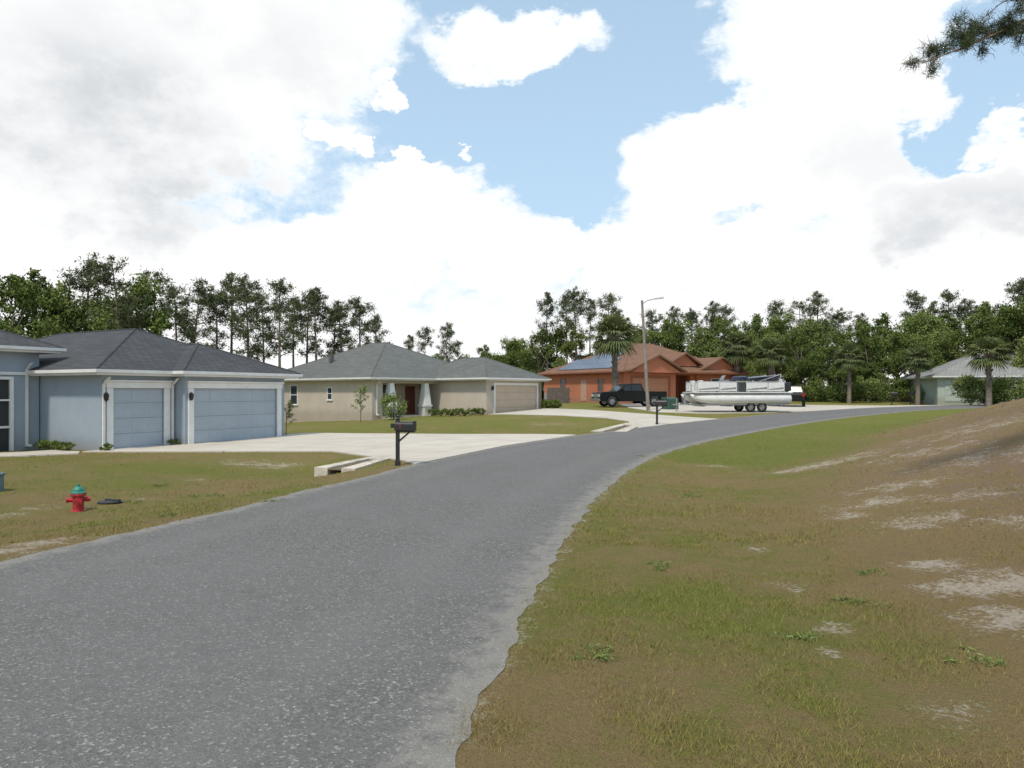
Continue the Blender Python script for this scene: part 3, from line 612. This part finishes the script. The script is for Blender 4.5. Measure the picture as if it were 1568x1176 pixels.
for i in range(4):
    for j in range(8):
        x0=.1+i*1.25; x1=x0+1.2; y0=2.2+j*1.05; y1=y0+1.02
        if y0<x1+.2 or y1>13.3-x1: continue
        zf=lambda q: wz+.184+.45*(q+.5)+.1
        k.add([(x0,y0,zf(x0)),(x1,y0,zf(x1)),(x1,y1,zf(x1)),(x0,y1,zf(x0)),(x0,y0,zf(x0)-.05),(x1,y0,zf(x1)-.05),(x1,y1,zf(x1)-.05),(x0,y1,zf(x0)-.05)],[(0,1,2,3),(4,7,6,5),(0,4,5,1),(1,5,6,2),(2,6,7,3),(3,7,4,0)])
k.obj('solar_panels',pm,h3)

# house far right
MINT=stucco('mint_siding',(.40,.45,.38)); h4=empty('mint_siding_house',(38.8,65.5,1.0),math.radians(-14)); wz=2.2
k=B(); k.box(0,.2,0,10,-.6,wz).box(.2,18,0,.2,-.6,wz).box(17.8,18,.2,10,-.6,wz).box(.2,17.8,9.8,10,-.6,wz); k.obj('walls',MINT,h4)
hip(h4,-.5,18.5,-.5,10.5,wz+.15,.42,shingle('pale_shingles',(.26,.26,.24),(.32,.32,.30))); gdoor(h4,.6,2.6,-.1,2.0,M('garage_door_mint',(.42,.46,.41),.6,.04,1),4,3); window(h4,6,0,.8,1.6,1.2); window(h4,11,0,.8,1.2,1.2)

# ------------------------------------------------------------------ street furniture
BLK=M('black_metal',(.02,.02,.02),.4)
def mailbox(x,y,rz,sc=1):
    e=empty('mailbox',(x,y,H(x,y)),rz,sc); k=B(); k.box(-.045,.045,-.045,.045,-.2,1.22); k.box(-.06,.06,-.06,.06,-.05,.12); k.obj('post',BLK,e,bev=.008)
    k=B(); k.lathe([(.05,1.22),(.06,1.25),(.03,1.28),(.045,1.32),(.01,1.37)],(0,0,0),8); k.obj('finial',BLK,e)
    k=B(); prof=[(-.1,0),(.1,0),(.1,.14)]+[(.1*math.cos(a),.14+.1*math.sin(a)) for a in np.linspace(.3,math.pi-.3,7)]+[(-.1,.14)]
    v=[(-.06,p[0],.94+p[1]) for p in prof]+[(.47,p[0],.94+p[1]) for p in prof]; n_=len(prof)
    k.add(v,[tuple(range(n_)),tuple(range(2*n_-1,n_-1,-1))]+[(i,n_+i,n_+(i+1)%n_,(i+1)%n_) for i in range(n_)]); k.box(.471,.49,-.11,.11,.93,1.19); k.obj('box',BLK,e,bev=.005)
    k=B(); k.box(.02,.48,-.05,.05,.89,.935); k.add([(.04,-.02,.62),(.04,.02,.62),(.36,.02,.89),(.36,-.02,.89),(.04,-.02,.68),(.04,.02,.68),(.3,.02,.89),(.3,-.02,.89)],[(0,1,2,3),(4,7,6,5),(0,4,5,1),(0,3,7,4),(1,5,6,2),(2,6,7,3)]); k.obj('bracket',BLK,e)
    k=B(); k.box(.1,.13,-.115,-.103,1.0,1.1); k.obj('flag',M('red_flag',(.25,.03,.03),.5),e)
    k=B(); k.box(-.2,-.05,-.01,.01,1.0,1.12); k.obj('number_plate',BLK,e)
g=G(609,713); mailbox(g[0],g[1],-.25,.95); g=G(1006,651); mailbox(g[0],g[1],-.4,1.0)
g=G(1374,620); mailbox(g[0]-.5,g[1],-.6,1.0); g=G(1402,619); mailbox(g[0]-.5,g[1],-.6,1.0)
# hydrant
gx_,gy_,gz_=G(120,783); e=empty('fire_hydrant',(gx_,gy_,gz_-.02),.5,.8)
RED=M('red_paint',(.40,.02,.025),.5,.25,12); GRN=M('green_paint',(.02,.20,.14),.5,.25,12)
k=B(); k.lathe([(.17,0),(.17,.04),(.11,.05),(.11,.2),(.115,.22),(.115,.36),(.16,.37),(.16,.41)],(0,0,0),20)
k.cyl((-.2,0,.28),(.2,0,.28),.055,n=12); k.cyl((0,-.2,.26),(0,0,.26),.075,n=14); k.obj('barrel',RED,e,False,.004)
k=B(); k.lathe([(.15,.412),(.15,.44),(.125,.46),(.115,.51),(.08,.555),(.035,.575),(.035,.62)],(0,0,0),20); k.obj('bonnet',GRN,e,bev=.003)
k=B(); k.cyl((-.235,0,.28),(-.2,0,.28),.065,n=6).cyl((.2,0,.28),(.235,0,.28),.065,n=6).cyl((0,-.235,.26),(0,-.2,.26),.085,n=6).cyl((0,-.26,.26),(0,-.235,.26),.025,n=5); k.obj('caps',RED,e)
k=B()
for i in range(8): a=i*math.pi/4; k.cyl((.14*math.cos(a),.14*math.sin(a),.355),(.14*math.cos(a),.14*math.sin(a),.445),.014,n=6)
k.obj('bolts',RED,e)
gx_,gy_,gz_=G(168,771); k=B(); k.lathe([(.0,0),(.2,.0),(.22,.03),(.19,.05),(.0,.055)],(0,0,0),14); k.cyl((-.1,.05,.06),(.2,-.02,.05),.03); e=empty('water_meter_cover',(gx_,gy_,gz_)); k.obj('cover',M('black_plastic',(.015,.015,.015),.5),e)
gx_,gy_,gz_=G(-6,752); e=empty('utility_pedestal',(gx_,gy_,gz_)); k=B(); k.box(-.1,.1,-.1,.1,-.1,.3); k.box(-.12,.12,-.12,.12,.3,.36); k.obj('body',M('pedestal_grey',(.12,.17,.18),.6),e,bev=.02)
# street lamp
d=50; x0=(993-CX)/FP*d; z0=H(x0,d); x1=(983-CX)/FP*d; z1=EYE+(HY-460)/FP*d
e=empty('street_lamp',(x0,d,z0)); k=B(); q=(x1-x0,0,z1-z0); k.cyl((0,0,-.3),q,.13,.08,12); k.obj('pole',M('weathered_wood',(.24,.21,.18),.9,.2,5),e)
k=B(); pts=[(q[0],0,q[2]-.25),(q[0]+.35,-.05,q[2]-.02),(q[0]+.9,-.1,q[2]+.1)]; 
for a,c in zip(pts,pts[1:]): k.cyl(a,c,.035)
k.obj('arm',M('galvanised',(.4,.41,.42),.4,metal=.6),e)
k=B(); hx=q[0]+.85; k.add([(hx,-.16,q[2]+.05),(hx+.65,-.2,q[2]+.12),(hx+.65,.02,q[2]+.12),(hx,-.02,q[2]+.05),(hx,-.16,q[2]+.15),(hx+.6,-.18,q[2]+.27),(hx+.6,0,q[2]+.27),(hx,-.02,q[2]+.15)],[(0,3,2,1),(4,5,6,7),(0,1,5,4),(1,2,6,5),(2,3,7,6),(3,0,4,7)]); k.obj('head',M('lamp_grey',(.5,.5,.5),.5),e,bev=.03)
x,y=(1026-CX)/FP*52,52; e=empty('utility_transformer_box',(x,y,H(x,y)),.5); k=B(); k.box(-.45,.45,-.4,.4,0,.75); k.add([(-.47,-.42,.75),(.47,-.42,.75),(.47,.42,.75),(-.47,.42,.75),(-.47,-.1,.9),(.47,-.1,.9),(.47,.42,.9),(-.47,.42,.9)],[(0,3,2,1),(4,5,6,7),(0,1,5,4),(1,2,6,5),(2,3,7,6),(3,0,4,7)]); k.obj('cabinet',M('utility_green',(.035,.08,.055),.6),e,bev=.02)
def bin_(x,y,col):
    e=empty('trash_bin',(x,y,H(x,y)),random.random()); k=B(); a,c=.24,.3
    k.add([(-a,-a,.05),(a,-a,.05),(a,a,.05),(-a,a,.05),(-c,-c,.95),(c,-c,.95),(c,c,.95),(-c,c,.95)],[(0,3,2,1),(4,5,6,7),(0,1,5,4),(1,2,6,5),(2,3,7,6),(3,0,4,7)]); k.box(-c-.02,c+.02,-c-.05,c+.02,.95,1.03); k.cyl((-c,c,.12),(c,c,.12),.1); k.cyl((-c,c+.05,1.0),(c,c+.05,1.0),.02); k.obj('bin',M(col,{'bin_grey':(.08,.09,.1),'bin_dark_green':(.03,.08,.05)}[col],.5),e,bev=.015)
bin_((1050-CX)/FP*63,63,'bin_grey'); bin_((1012-CX)/FP*63.5,63.5,'bin_dark_green')
for px,dd in ((862,70),(842,71)):
    x,y=(px-CX)/FP*dd,dd; e=empty('air_conditioner_unit',(x,y,H(x,y)+.1),.55); k=B(); k.box(-.4,.4,-.4,.4,0,.85); k.lathe([(.3,.85),(.32,.88),(.1,.9)],(0,0,0),14); 
    for i in range(8): k.box(-.41,.41,-.41,.41,.08+i*.09,.1+i*.09)
    k.obj('condenser',M('ac_grey',(.3,.3,.28),.6),e)
e=empty('wooden_fence',((872-CX)/FP*69,69,H(5.5,69)),math.radians(32)); k=B()
for i in range(14): k.box(-2.6+i*.19,-2.44+i*.19,0,.03,-.2,1.5)
k.box(-2.6,.2,.03,.08,.3,.4).box(-2.6,.2,.03,.08,1.1,1.2); k.obj('pickets',M('fence_grey',(.16,.13,.11),.9,.2),e)

# ------------------------------------------------------------------ wheels / pickup
TIRE=M('tire_rubber',(.018,.018,.018),.85); RIM=M('wheel_rim',(.5,.5,.52),.3,.1,metal=.8)
def wheel(e,x,y,r,w,sg):
    k=B(); prof=[(r*.62,-w/2),(r*.93,-w/2),(r,-w*.32),(r,w*.32),(r*.93,w/2),(r*.62,w/2)]; n_=24; v=[];f=[]
    for a,b_ in prof:
        for i in range(n_): q=2*math.pi*i/n_; v.append((x+a*math.cos(q),y+b_,r+a*math.sin(q)))
    for j in range(5):
        for i in range(n_): f.append((j*n_+i,j*n_+(i+1)%n_,(j+1)*n_+(i+1)%n_,(j+1)*n_+i))
    k.add(v,f); k.obj('tire',TIRE,e,True)
    k=B(); k.cyl((x,y-w*.3,r),(x,y+w*.3,r),r*.2,n=12); k.cyl((x,y-w*.12,r),(x,y+w*.12,r),r*.62,n=24)
    for i in range(6):
        a=i*math.pi/3; c_,s_=math.cos(a),math.sin(a); k.cyl((x+c_*r*.15,y+sg*w*.3,r+s_*r*.15),(x+c_*r*.58,y+sg*w*.36,r+s_*r*.58),r*.09,n=6)
    k.obj('rim',RIM,e)
NAVY=M('black_paint',(.006,.006,.006),.5,.05,1,coat=.05); NAVY.node_tree.nodes['Principled BSDF'].inputs['Specular IOR Level'].default_value=.25
CHR=M('chrome',(.5,.5,.5),.2,.05,metal=1); LITE=M('lamp_lens',(.6,.6,.58),.1); REDL=M('tail_lens',(.3,.01,.01),.2); CGL=M('car_glass',(.02,.022,.024),.12,.2,1)
def pickup(x,y,rz):
    e=empty('pickup_truck',(x,y,H(x,y)+.04),rz); W=.98
    def arch(cx,r,n=9): return [(cx+r*math.cos(a),.42+r*math.sin(a)) for a in np.linspace(math.pi,0,n)]
    up=[(-2.85,.55),(-2.85,1.0),(-2.7,1.12),(-1.35,1.22),(.95,1.22),(.97,1.22),(2.8,1.22),(2.85,1.15),(2.85,.5)]
    lowr=[(2.4,.42)]+arch(1.8,.5)[::-1]+[(-1.25,.42)]+[(-1.8+.5*math.cos(a),.42+.5*math.sin(a)) for a in np.linspace(0,math.pi,9)]+[(-2.5,.42)]
    for s in (-1,1):
        k=B(); k.prism(up+lowr,s*W,s*(W-.1)); k.obj('side_panel',NAVY,e)
    k=B(); k.prism([(-2.83,.55),(-2.83,1.0),(-2.68,1.11),(-1.3,1.21),(-1.3,.75),(-2.3,.75),(-2.3,.5)],-W+.1,W-.1); k.prism([(-1.3,.45),(-1.3,1.2),(.95,1.2),(.95,.45)],-W+.1,W-.1); k.box(.95,2.84,-W+.1,W-.1,.6,.78); k.box(2.76,2.84,-W+.1,W-.1,.78,1.21); k.obj('body_core',NAVY,e,bev=.03)
    b0=.93;b1=.74; pr=[(-1.4,1.2),(-.55,1.82),(.75,1.86),(.98,1.2)]; 
    v=[(p[0],-(b0 if i in(0,3) else b1),p[1]) for i,p in enumerate(pr)]+[(p[0],(b0 if i in(0,3) else b1),p[1]) for i,p in enumerate(pr)]
    k=B(); k.add(v,[(0,1,2,3),(7,6,5,4),(0,4,5,1),(1,5,6,2),(2,6,7,3),(3,7,4,0)]); k.obj('cab',NAVY,e,bev=.05)
    k=B()
    for s in (-1,1):
        def sp(x_,z_): yy=b0+(b1-b0)*(z_-1.2)/.62; return (x_,s*(yy+.012),z_)
        k.add([sp(-1.1,1.27),sp(-.5,1.72),sp(-.2,1.74),sp(-.2,1.27)],[(0,1,2,3)]); k.add([sp(-.12,1.27),sp(-.12,1.74),sp(.66,1.76),sp(.8,1.27)],[(0,1,2,3)])
    k.add([(-1.33,-.82,1.26),(-1.33,.82,1.26),(-.66,.68,1.755),(-.66,-.68,1.755)],[(0,1,2,3)]); k.add([(.985,-.8,1.27),(.985,.8,1.27),(.83,.66,1.74),(.83,-.66,1.74)],[(0,1,2,3)])
    k.obj('windows',CGL,e)
    k=B(); k.box(-2.95,-2.8,-.95,.95,.45,.65).box(2.85,2.98,-.95,.95,.5,.66).box(-2.87,-2.84,-.5,.5,.72,.98); k.obj('bumpers',CHR,e,bev=.03)
    k=B(); k.box(-2.88,-2.7,-.93,-.6,.78,.98).box(-2.88,-2.7,.6,.93,.78,.98); k.obj('headlights',LITE,e,bev=.02)
    k=B(); k.box(2.78,2.87,-.97,-.82,.8,1.15).box(2.78,2.87,.82,.97,.8,1.15); k.obj('taillights',REDL,e)
    k=B()
    for s in (-1,1): k.box(-1.05,-.9,s*1.0-.1,s*1.0+.1,1.25,1.45).box(-.35,-.2,s*.985-.01,s*.985+.01,1.0,1.03).box(.55,.7,s*.985-.01,s*.985+.01,1.0,1.03)
    k.obj('mirrors_handles',NAVY,e,bev=.02)
    for s in (-1,1):
        for xx in (-1.8,1.8): wheel(e,xx,s*.84,.42,.28,s)
x=(963-CX)/FP*58; pickup(x,58,math.radians(14))
def suv(x,y,rz):
    e=empty('parked_suv',(x,y,H(x,y)+.04),rz); W=.92; k=B(); k.prism([(-2.3,.45),(-2.35,.85),(-2.1,1.0),(-1.2,1.08),(2.2,1.1),(2.3,.95),(2.3,.45)],-W,W); k.obj('body',NAVY,e,bev=.06)
    pr=[(-1.3,1.06),(-.6,1.66),(1.8,1.68),(2.2,1.06)]; b0=.88;b1=.7
    v=[(p[0],-(b0 if i in(0,3) else b1),p[1]) for i,p in enumerate(pr)]+[(p[0],(b0 if i in(0,3) else b1),p[1]) for i,p in enumerate(pr)]
    k=B(); k.add(v,[(0,1,2,3),(7,6,5,4),(0,4,5,1),(1,5,6,2),(2,6,7,3),(3,7,4,0)]); k.obj('cabin',NAVY,e,bev=.05)
    k=B()
    for s in (-1,1):
        def sp(x_,z_): yy=b0+(b1-b0)*(z_-1.06)/.6; return (x_,s*(yy+.012),z_)
        for a in ((-1.05,-.5,-.1),(-.02,-.02,.85),(.93,.93,1.75)): k.add([sp(a[0],1.14),sp(a[1],1.58),sp(a[2],1.58),sp(a[2],1.14)],[(0,1,2,3)])
    k.add([(2.21,-.75,1.15),(2.21,.75,1.15),(1.95,.62,1.58),(1.95,-.62,1.58)],[(0,1,2,3)]); k.obj('windows',CGL,e)
    k=B(); k.box(2.28,2.33,-.9,-.72,.8,1.05).box(2.28,2.33,.72,.9,.8,1.05); k.obj('taillights',REDL,e)
    for s in (-1,1):
        for xx in (-1.4,1.4): wheel(e,xx,s*.82,.36,.24,s)
x=(1214-CX)/FP*59; suv(x,59,math.radians(-112))
# ------------------------------------------------------------------ pontoon boat on trailer
x=(1130-CX)/FP*47.5; e=empty('pontoon_boat_on_trailer',(x,47.5,H(x,47.5)+.04),math.radians(4))
ALU=M('pontoon_aluminium',(.55,.56,.57),.35,.08,metal=.5); BW=M('boat_white',(.70,.69,.66),.35,.07); NB=M('boat_navy',(.03,.04,.09),.4); GRYP=M('boat_grey_stripe',(.22,.22,.23),.4)
k=B()
for s in (-.95,.95):
    pr=[(-3.55,.02,1.12),(-3.45,.1,1.05),(-3.2,.2,.97),(-2.8,.29,.9),(-2.3,.33,.87),(3.0,.33,.87),(3.1,.28,.87)]; n_=16; v=[];f=[]
    for a,r_,c_ in pr:
        for i in range(n_): q=2*math.pi*i/n_; v.append((a,s+r_*math.cos(q),c_+r_*math.sin(q)))
    for j in range(len(pr)-1):
        for i in range(n_): f.append((j*n_+i,j*n_+(i+1)%n_,(j+1)*n_+(i+1)%n_,(j+1)*n_+i))
    f.append(tuple((len(pr)-1)*n_+i for i in range(n_))); k.add(v,f)
k.obj('pontoon_tubes',BW,e,True)
k=B(); k.box(-3.35,3.15,-1.25,1.25,1.2,1.3); k.obj('deck',BW,e,bev=.02)
k=B(); k.box(-3.37,3.17,-1.27,1.27,1.22,1.26); k.obj('deck_stripe',GRYP,e)
k=B(); 
for s in (-1,1):
    ys=sorted((s*1.2,s*1.16))
    for a,c_ in ((-3.1,-1.7),(-1.65,-.55),(.1,1.5),(1.55,2.6)): k.box(a,c_,ys[0],ys[1],1.36,1.92)
k.box(-3.14,-3.1,-1.1,-.4,1.36,1.9).box(-3.14,-3.1,.4,1.1,1.36,1.9)
k.obj('fence_panels',BW,e,bev=.01)
k=B()
for s in (-1,1):
    for a,c_ in ((-3.05,-1.75),(-1.6,-.6),(.15,1.45),(1.6,2.55)):
        y0_,y1_=sorted((s*1.203,s*1.212)); k.add([(a,y0_,1.45),(c_,y0_,1.5),(c_,y0_,1.62),(a,y0_,1.5),(a,y1_,1.45),(c_,y1_,1.5),(c_,y1_,1.62),(a,y1_,1.5)],[(0,1,2,3),(4,7,6,5),(0,4,5,1),(1,5,6,2),(2,6,7,3),(3,7,4,0)])
k.obj('panel_stripes',GRYP,e)
k=B()
for s in (-1,1):
    yy=s*1.18; k.cyl((-3.15,yy,1.97),(2.65,yy,1.97),.02,n=6)
    for a in (-3.12,-1.68,-.55,.1,1.52,2.62): k.cyl((a,yy,1.3),(a,yy,1.97),.018,n=6)
k.cyl((-3.15,-1.18,1.97),(-3.15,1.18,1.97),.02,n=6); k.cyl((2.65,-1.18,1.97),(2.65,1.18,1.97),.02,n=6)
for s in (-1,1): k.cyl((.9,s*1.18,1.97),(2.4,s*1.15,2.45),.018,n=6); k.cyl((2.3,s*1.18,1.97),(2.4,s*1.15,2.45),.018,n=6); k.cyl((.2,s*1.15,2.2),(2.4,s*1.15,2.42),.018,n=6)
k.obj('rails',ALU,e)
k=B(); k.box(-2.9,-1.9,-1.1,-.5,1.3,1.7).box(-2.9,-1.9,.5,1.1,1.3,1.7).box(1.3,2.5,-1.1,1.1,1.3,1.72).box(2.3,2.55,-1.1,1.1,1.72,2.12).box(-2.9,-2.7,-1.1,-.5,1.7,2.05).box(-2.9,-2.7,.5,1.1,1.7,2.05).box(-.2,.3,.5,.9,1.3,1.8).box(.2,.3,.5,.9,1.8,2.2); k.obj('seats',BW,e,bev=.06)
k=B(); k.box(-.9,-.4,.3,1.1,1.3,2.1); k.add([(-.9,.35,2.1),(-.9,1.05,2.1),(-.7,1.0,2.42),(-.7,.4,2.42),(-.86,.35,2.1),(-.86,1.05,2.1),(-.67,1.0,2.42),(-.67,.4,2.42)],[(0,1,2,3),(4,7,6,5),(0,4,5,1),(1,5,6,2),(2,6,7,3),(3,7,4,0)]); k.obj('console',GRYP,e,bev=.03)
k=B(); k.cyl((.1,-1.15,2.25),(.1,1.15,2.25),.1,n=10); k.box(-.5,1.9,-1.1,1.1,2.1,2.16); k.box(1.0,2.5,-1.12,1.12,2.2,2.3); k.obj('folded_bimini',NB,e,bev=.03)
k=B(); k.box(3.1,3.55,-.22,.22,1.35,1.95); k.obj('outboard_cowl',M('motor_black',(.02,.02,.022),.3),e,bev=.08)
k=B(); k.box(3.22,3.4,-.07,.07,.55,1.35).box(3.15,3.6,-.03,.03,.62,.68); k.cyl((3.1,0,.55),(3.5,0,.55),.07); k.box(3.0,3.2,-.15,.15,1.0,1.4); k.obj('outboard_leg',M('motor_grey',(.1,.1,.1),.4),e)
k=B()
for s in (-.6,.6): k.box(-3.3,2.8,s-.05,s+.05,.42,.52)
for a in (-2.6,-.8,.5,1.3,2.5): k.box(a-.05,a+.05,-1.05,1.05,.36,.44)
for s in (-.95,.95): k.box(-2.8,2.7,s-.09,s+.09,.46,.55)
k.box(-4.4,-3.1,-.05,.05,.44,.52); k.cyl((-4.1,.1,.05),(-4.1,.1,.9),.03); k.cyl((-4.1,.1,.05),(-4.1,.1,.1),.08)
k.box(-3.65,-3.55,-.04,.04,.5,1.25)
k.obj('trailer_frame',M('galvanised',(.4,.41,.42),.4,metal=.6),e)
for s in (-1,1):
    for a in (.45,1.2): wheel(e,a,s*.98,.32,.2,s)
k=B()
for s in (-1,1):
    ys=sorted((s*.86,s*1.1)); k.box(0,1.65,ys[0],ys[1],.66,.69)
k.obj('fenders',GRYP,e,bev=.01)

# ------------------------------------------------------------------ shrubs
def sh(px,py,R,Hh,seed,name='shrub',mat=None):
    a=G(px,py); me=shrub(seed,R,Hh,60,mat,28,.07); return link(name,me,(a[0],a[1],a[2]))
def shd(px,d,R,Hh,seed,mat=None):
    x=(px-CX)/FP*d; return link('shrub',shrub(seed,R,Hh,80,mat,34,.1),(x,d,H(x,d)))
sh(602,643,1.0,1.7,51,'flowering_bush',ML_Y)
for i,px in enumerate(range(655,752,9)):
    u=(px-655)/97.; wx=-5.3+u*3.9; wy=51.2-u*3.0; link('hedge_shrub',shrub(60+i,.34,.5,40,None,12,.05),(wx-.4,wy-.5,H(wx,wy)))
for i,px in enumerate([835,850]): sh(px,626,.5,.7,80+i)
sh(760,630,.3,.4,760)
for i,(px,d,R,Hh) in enumerate([(1085,66,.8,1.1),(1250,74,1.8,2.2),(1290,72,1.6,2.0),(1335,72,1.8,2.4),(1375,74,1.8,2.6),(1420,70,1.5,2.2),(1486,61,1.5,2.6),(1512,60,1.9,2.3),(1548,59,1.8,2.6),(1590,58,2.0,2.6),(1640,58,2.0,2.6)]):
    shd(px,d,R,Hh,300+i,ML_Y if i%3==0 else None)
a=G(552,648); r=np.random.default_rng(9); t=T(); C=[]
t.limb([(0,0,0),(.03,0,1.0),(0,0,1.9)],[.03,.025,.01],5)
for i in range(14):
    q=.6+1.2*r.random(); az=r.random()*6.28; L=.55*(1.2-q*.35); e_=np.array([math.cos(az)*L,math.sin(az)*L,q+.4]); t.limb([(0,0,q),e_],[.012,.006],4); C+= [e_,e_*np.array([.6,.6,.9])]
t.leaves(C,[.16]*len(C),22,.05,.025,r=r); link('young_tree',t.mesh('young_tree',[BARK,ML_Y]),a)
a=G(438,668); link('young_tree',bpy.data.meshes['young_tree'],a,1,(.7,.7,.7))

# ------------------------------------------------------------------ world
w=bpy.data.worlds.new('World'); S.world=w; w.use_nodes=True; nt=w.node_tree; nt.nodes.clear()
out=nd(nt,'ShaderNodeOutputWorld'); SE=math.radians(58); SR=math.radians(205)
sky=nd(nt,'ShaderNodeTexSky'); sky.sky_type='NISHITA'; sky.sun_disc=False; sky.sun_elevation=SE; sky.sun_rotation=SR; sky.air_density=1.0; sky.dust_density=1.0; sky.ozone_density=1.5
bg=nd(nt,'ShaderNodeBackground'); lk(nt,sky.outputs[0],bg.inputs[0]); bg.inputs[1].default_value=.15
tc=nd(nt,'ShaderNodeTexCoord').outputs['Generated']; sp=nd(nt,'ShaderNodeSeparateXYZ'); lk(nt,tc,sp.inputs[0])
az=mth(nt,'ARCTAN2',sp.outputs[0],sp.outputs[1]); el=mth(nt,'ARCSINE',sp.outputs[2])
mp=nd(nt,'ShaderNodeMapping'); mp.inputs['Scale'].default_value=(1,1,1.5); lk(nt,tc,mp.inputs[0]); vec=mp.outputs[0]
def cnoise(sc,dt,ro):
    n=nd(nt,'ShaderNodeTexNoise'); n.inputs['Scale'].default_value=sc; n.inputs['Detail'].default_value=dt; n.inputs['Roughness'].default_value=ro; lk(nt,vec,n.inputs['Vector'])
    s=nd(nt,'ShaderNodeSeparateColor'); lk(nt,n.outputs['Color'],s.inputs[0]); return s.outputs
c3=cnoise(7,6,.62); nF=noise(nt,vec,22,6,.68); nA,nB,nC=c3[0],c3[1],c3[2]
az2=mth(nt,'ADD',az,mth(nt,'MULTIPLY',mth(nt,'SUBTRACT',nA,.5),.26)); el2=mth(nt,'ADD',el,mth(nt,'MULTIPLY',mth(nt,'SUBTRACT',nB,.5),.20))
def ang(px,py):
    a=math.atan((px-CX)/FP); return a,math.atan((HY-py)/FP*math.cos(a))
def blobw(px,py,rx,ry,amp):
    a,e_=ang(px,py); rx/=FP; ry/=FP
    dx=mth(nt,'MULTIPLY_ADD',az2,1/rx,-a/rx); dy=mth(nt,'MULTIPLY_ADD',el2,1/ry,-e_/ry)
    s=mth(nt,'MULTIPLY_ADD',dx,dx,mth(nt,'MULTIPLY',dy,dy))
    return rng_(nt,s,0.2,1.9,amp,0)
Dn=mth(nt,'MULTIPLY',mth(nt,'SUBTRACT',nF,.5),1.0)
Dn=mth(nt,'ADD',Dn,mth(nt,'MULTIPLY',mth(nt,'SUBTRACT',nC,.5),.8)); 
for b_ in [(90,100,360,145,1.1),(490,50,150,75,.9),(340,190,105,52,.85),(60,270,190,70,.9),(800,65,118,42,.95),(520,222,20,18,.9),(630,148,24,18,.9),(600,262,36,9,.8),(725,241,16,8,.8),
           (665,345,170,70,1.1),(430,385,175,60,1.0),(130,375,180,50,.95),(800,400,70,48,.95),
           (1075,240,118,66,1.0),(1285,170,130,108,1.1),(1290,30,158,60,.95),(990,375,115,68,1.0),(1310,340,255,84,1.1),(1530,330,95,58,.9),(1550,195,32,26,.9),
           (1110,300,34,24,-.85),(1250,370,40,16,-.5),(300,325,50,28,-.5),(862,325,26,40,-.4),(1480,190,42,55,-.5)]:
    Dn=mth(nt,'ADD',Dn,blobw(*b_))
hz=rng_(nt,el2,.09,.21,1.0,0); Dn=mth(nt,'ADD',Dn,hz)
hi=rng_(nt,el,.55,.8,0,.35); Dn=mth(nt,'ADD',Dn,hi)
mask=rng_(nt,Dn,.20,.72)
g1=rng_(nt,nB,.35,.65)
gl=mth(nt,'ADD',blobw(70,200,260,110,.85),blobw(1480,325,120,45,.8)); gl=mth(nt,'ADD',gl,blobw(330,60,240,70,.4)); gl=mth(nt,'ADD',gl,blobw(1330,230,90,50,.3))
gr=mth(nt,'MULTIPLY',gl,mth(nt,'ADD',mth(nt,'MULTIPLY',g1,.8),.3),clamp=True)
cc=mix(nt,gr,(1.0,1.0,1.0),(.64,.67,.70))
edge=rng_(nt,Dn,.4,1.0,0,1); cc=mix(nt,edge,(.84,.93,1.0),cc)
bc=nd(nt,'ShaderNodeBackground'); lk(nt,cc,bc.inputs[0]); bc.inputs[1].default_value=1.05
bh=nd(nt,'ShaderNodeBackground'); bh.inputs[0].default_value=(.58,.80,1.0,1); bh.inputs[1].default_value=1.0
m0=nd(nt,'ShaderNodeMixShader'); lk(nt,rng_(nt,el,.0,.6,.88,.64),m0.inputs[0]); lk(nt,bg.outputs[0],m0.inputs[1]); lk(nt,bh.outputs[0],m0.inputs[2])
mx=nd(nt,'ShaderNodeMixShader'); lk(nt,mask,mx.inputs[0]); lk(nt,m0.outputs[0],mx.inputs[1]); lk(nt,bc.outputs[0],mx.inputs[2]); lk(nt,mx.outputs[0],out.inputs[0])
L=bpy.data.lights.new('sun','SUN'); L.energy=3.0; L.angle=math.radians(5); L.color=(1,.92,.81); so=bpy.data.objects.new('sun',L); COL.objects.link(so)
sd=Vector((math.sin(SR)*math.cos(SE),math.cos(SR)*math.cos(SE),math.sin(SE))); so.rotation_euler=sd.to_track_quat('Z','Y').to_euler(); so.location=(0,-10,30)
# ------------------------------------------------------------------ camera
c=bpy.data.cameras.new('camera'); co=bpy.data.objects.new('camera',c); COL.objects.link(co); S.camera=co
c.sensor_width=36; c.lens=FP/1568*36; c.shift_y=12/1568; c.clip_end=3000; c.clip_start=.05
co.location=(0,0,EYE); co.rotation_euler=(math.radians(90),0,0)
print('faces',sum(len(m_.polygons) for m_ in bpy.data.meshes))
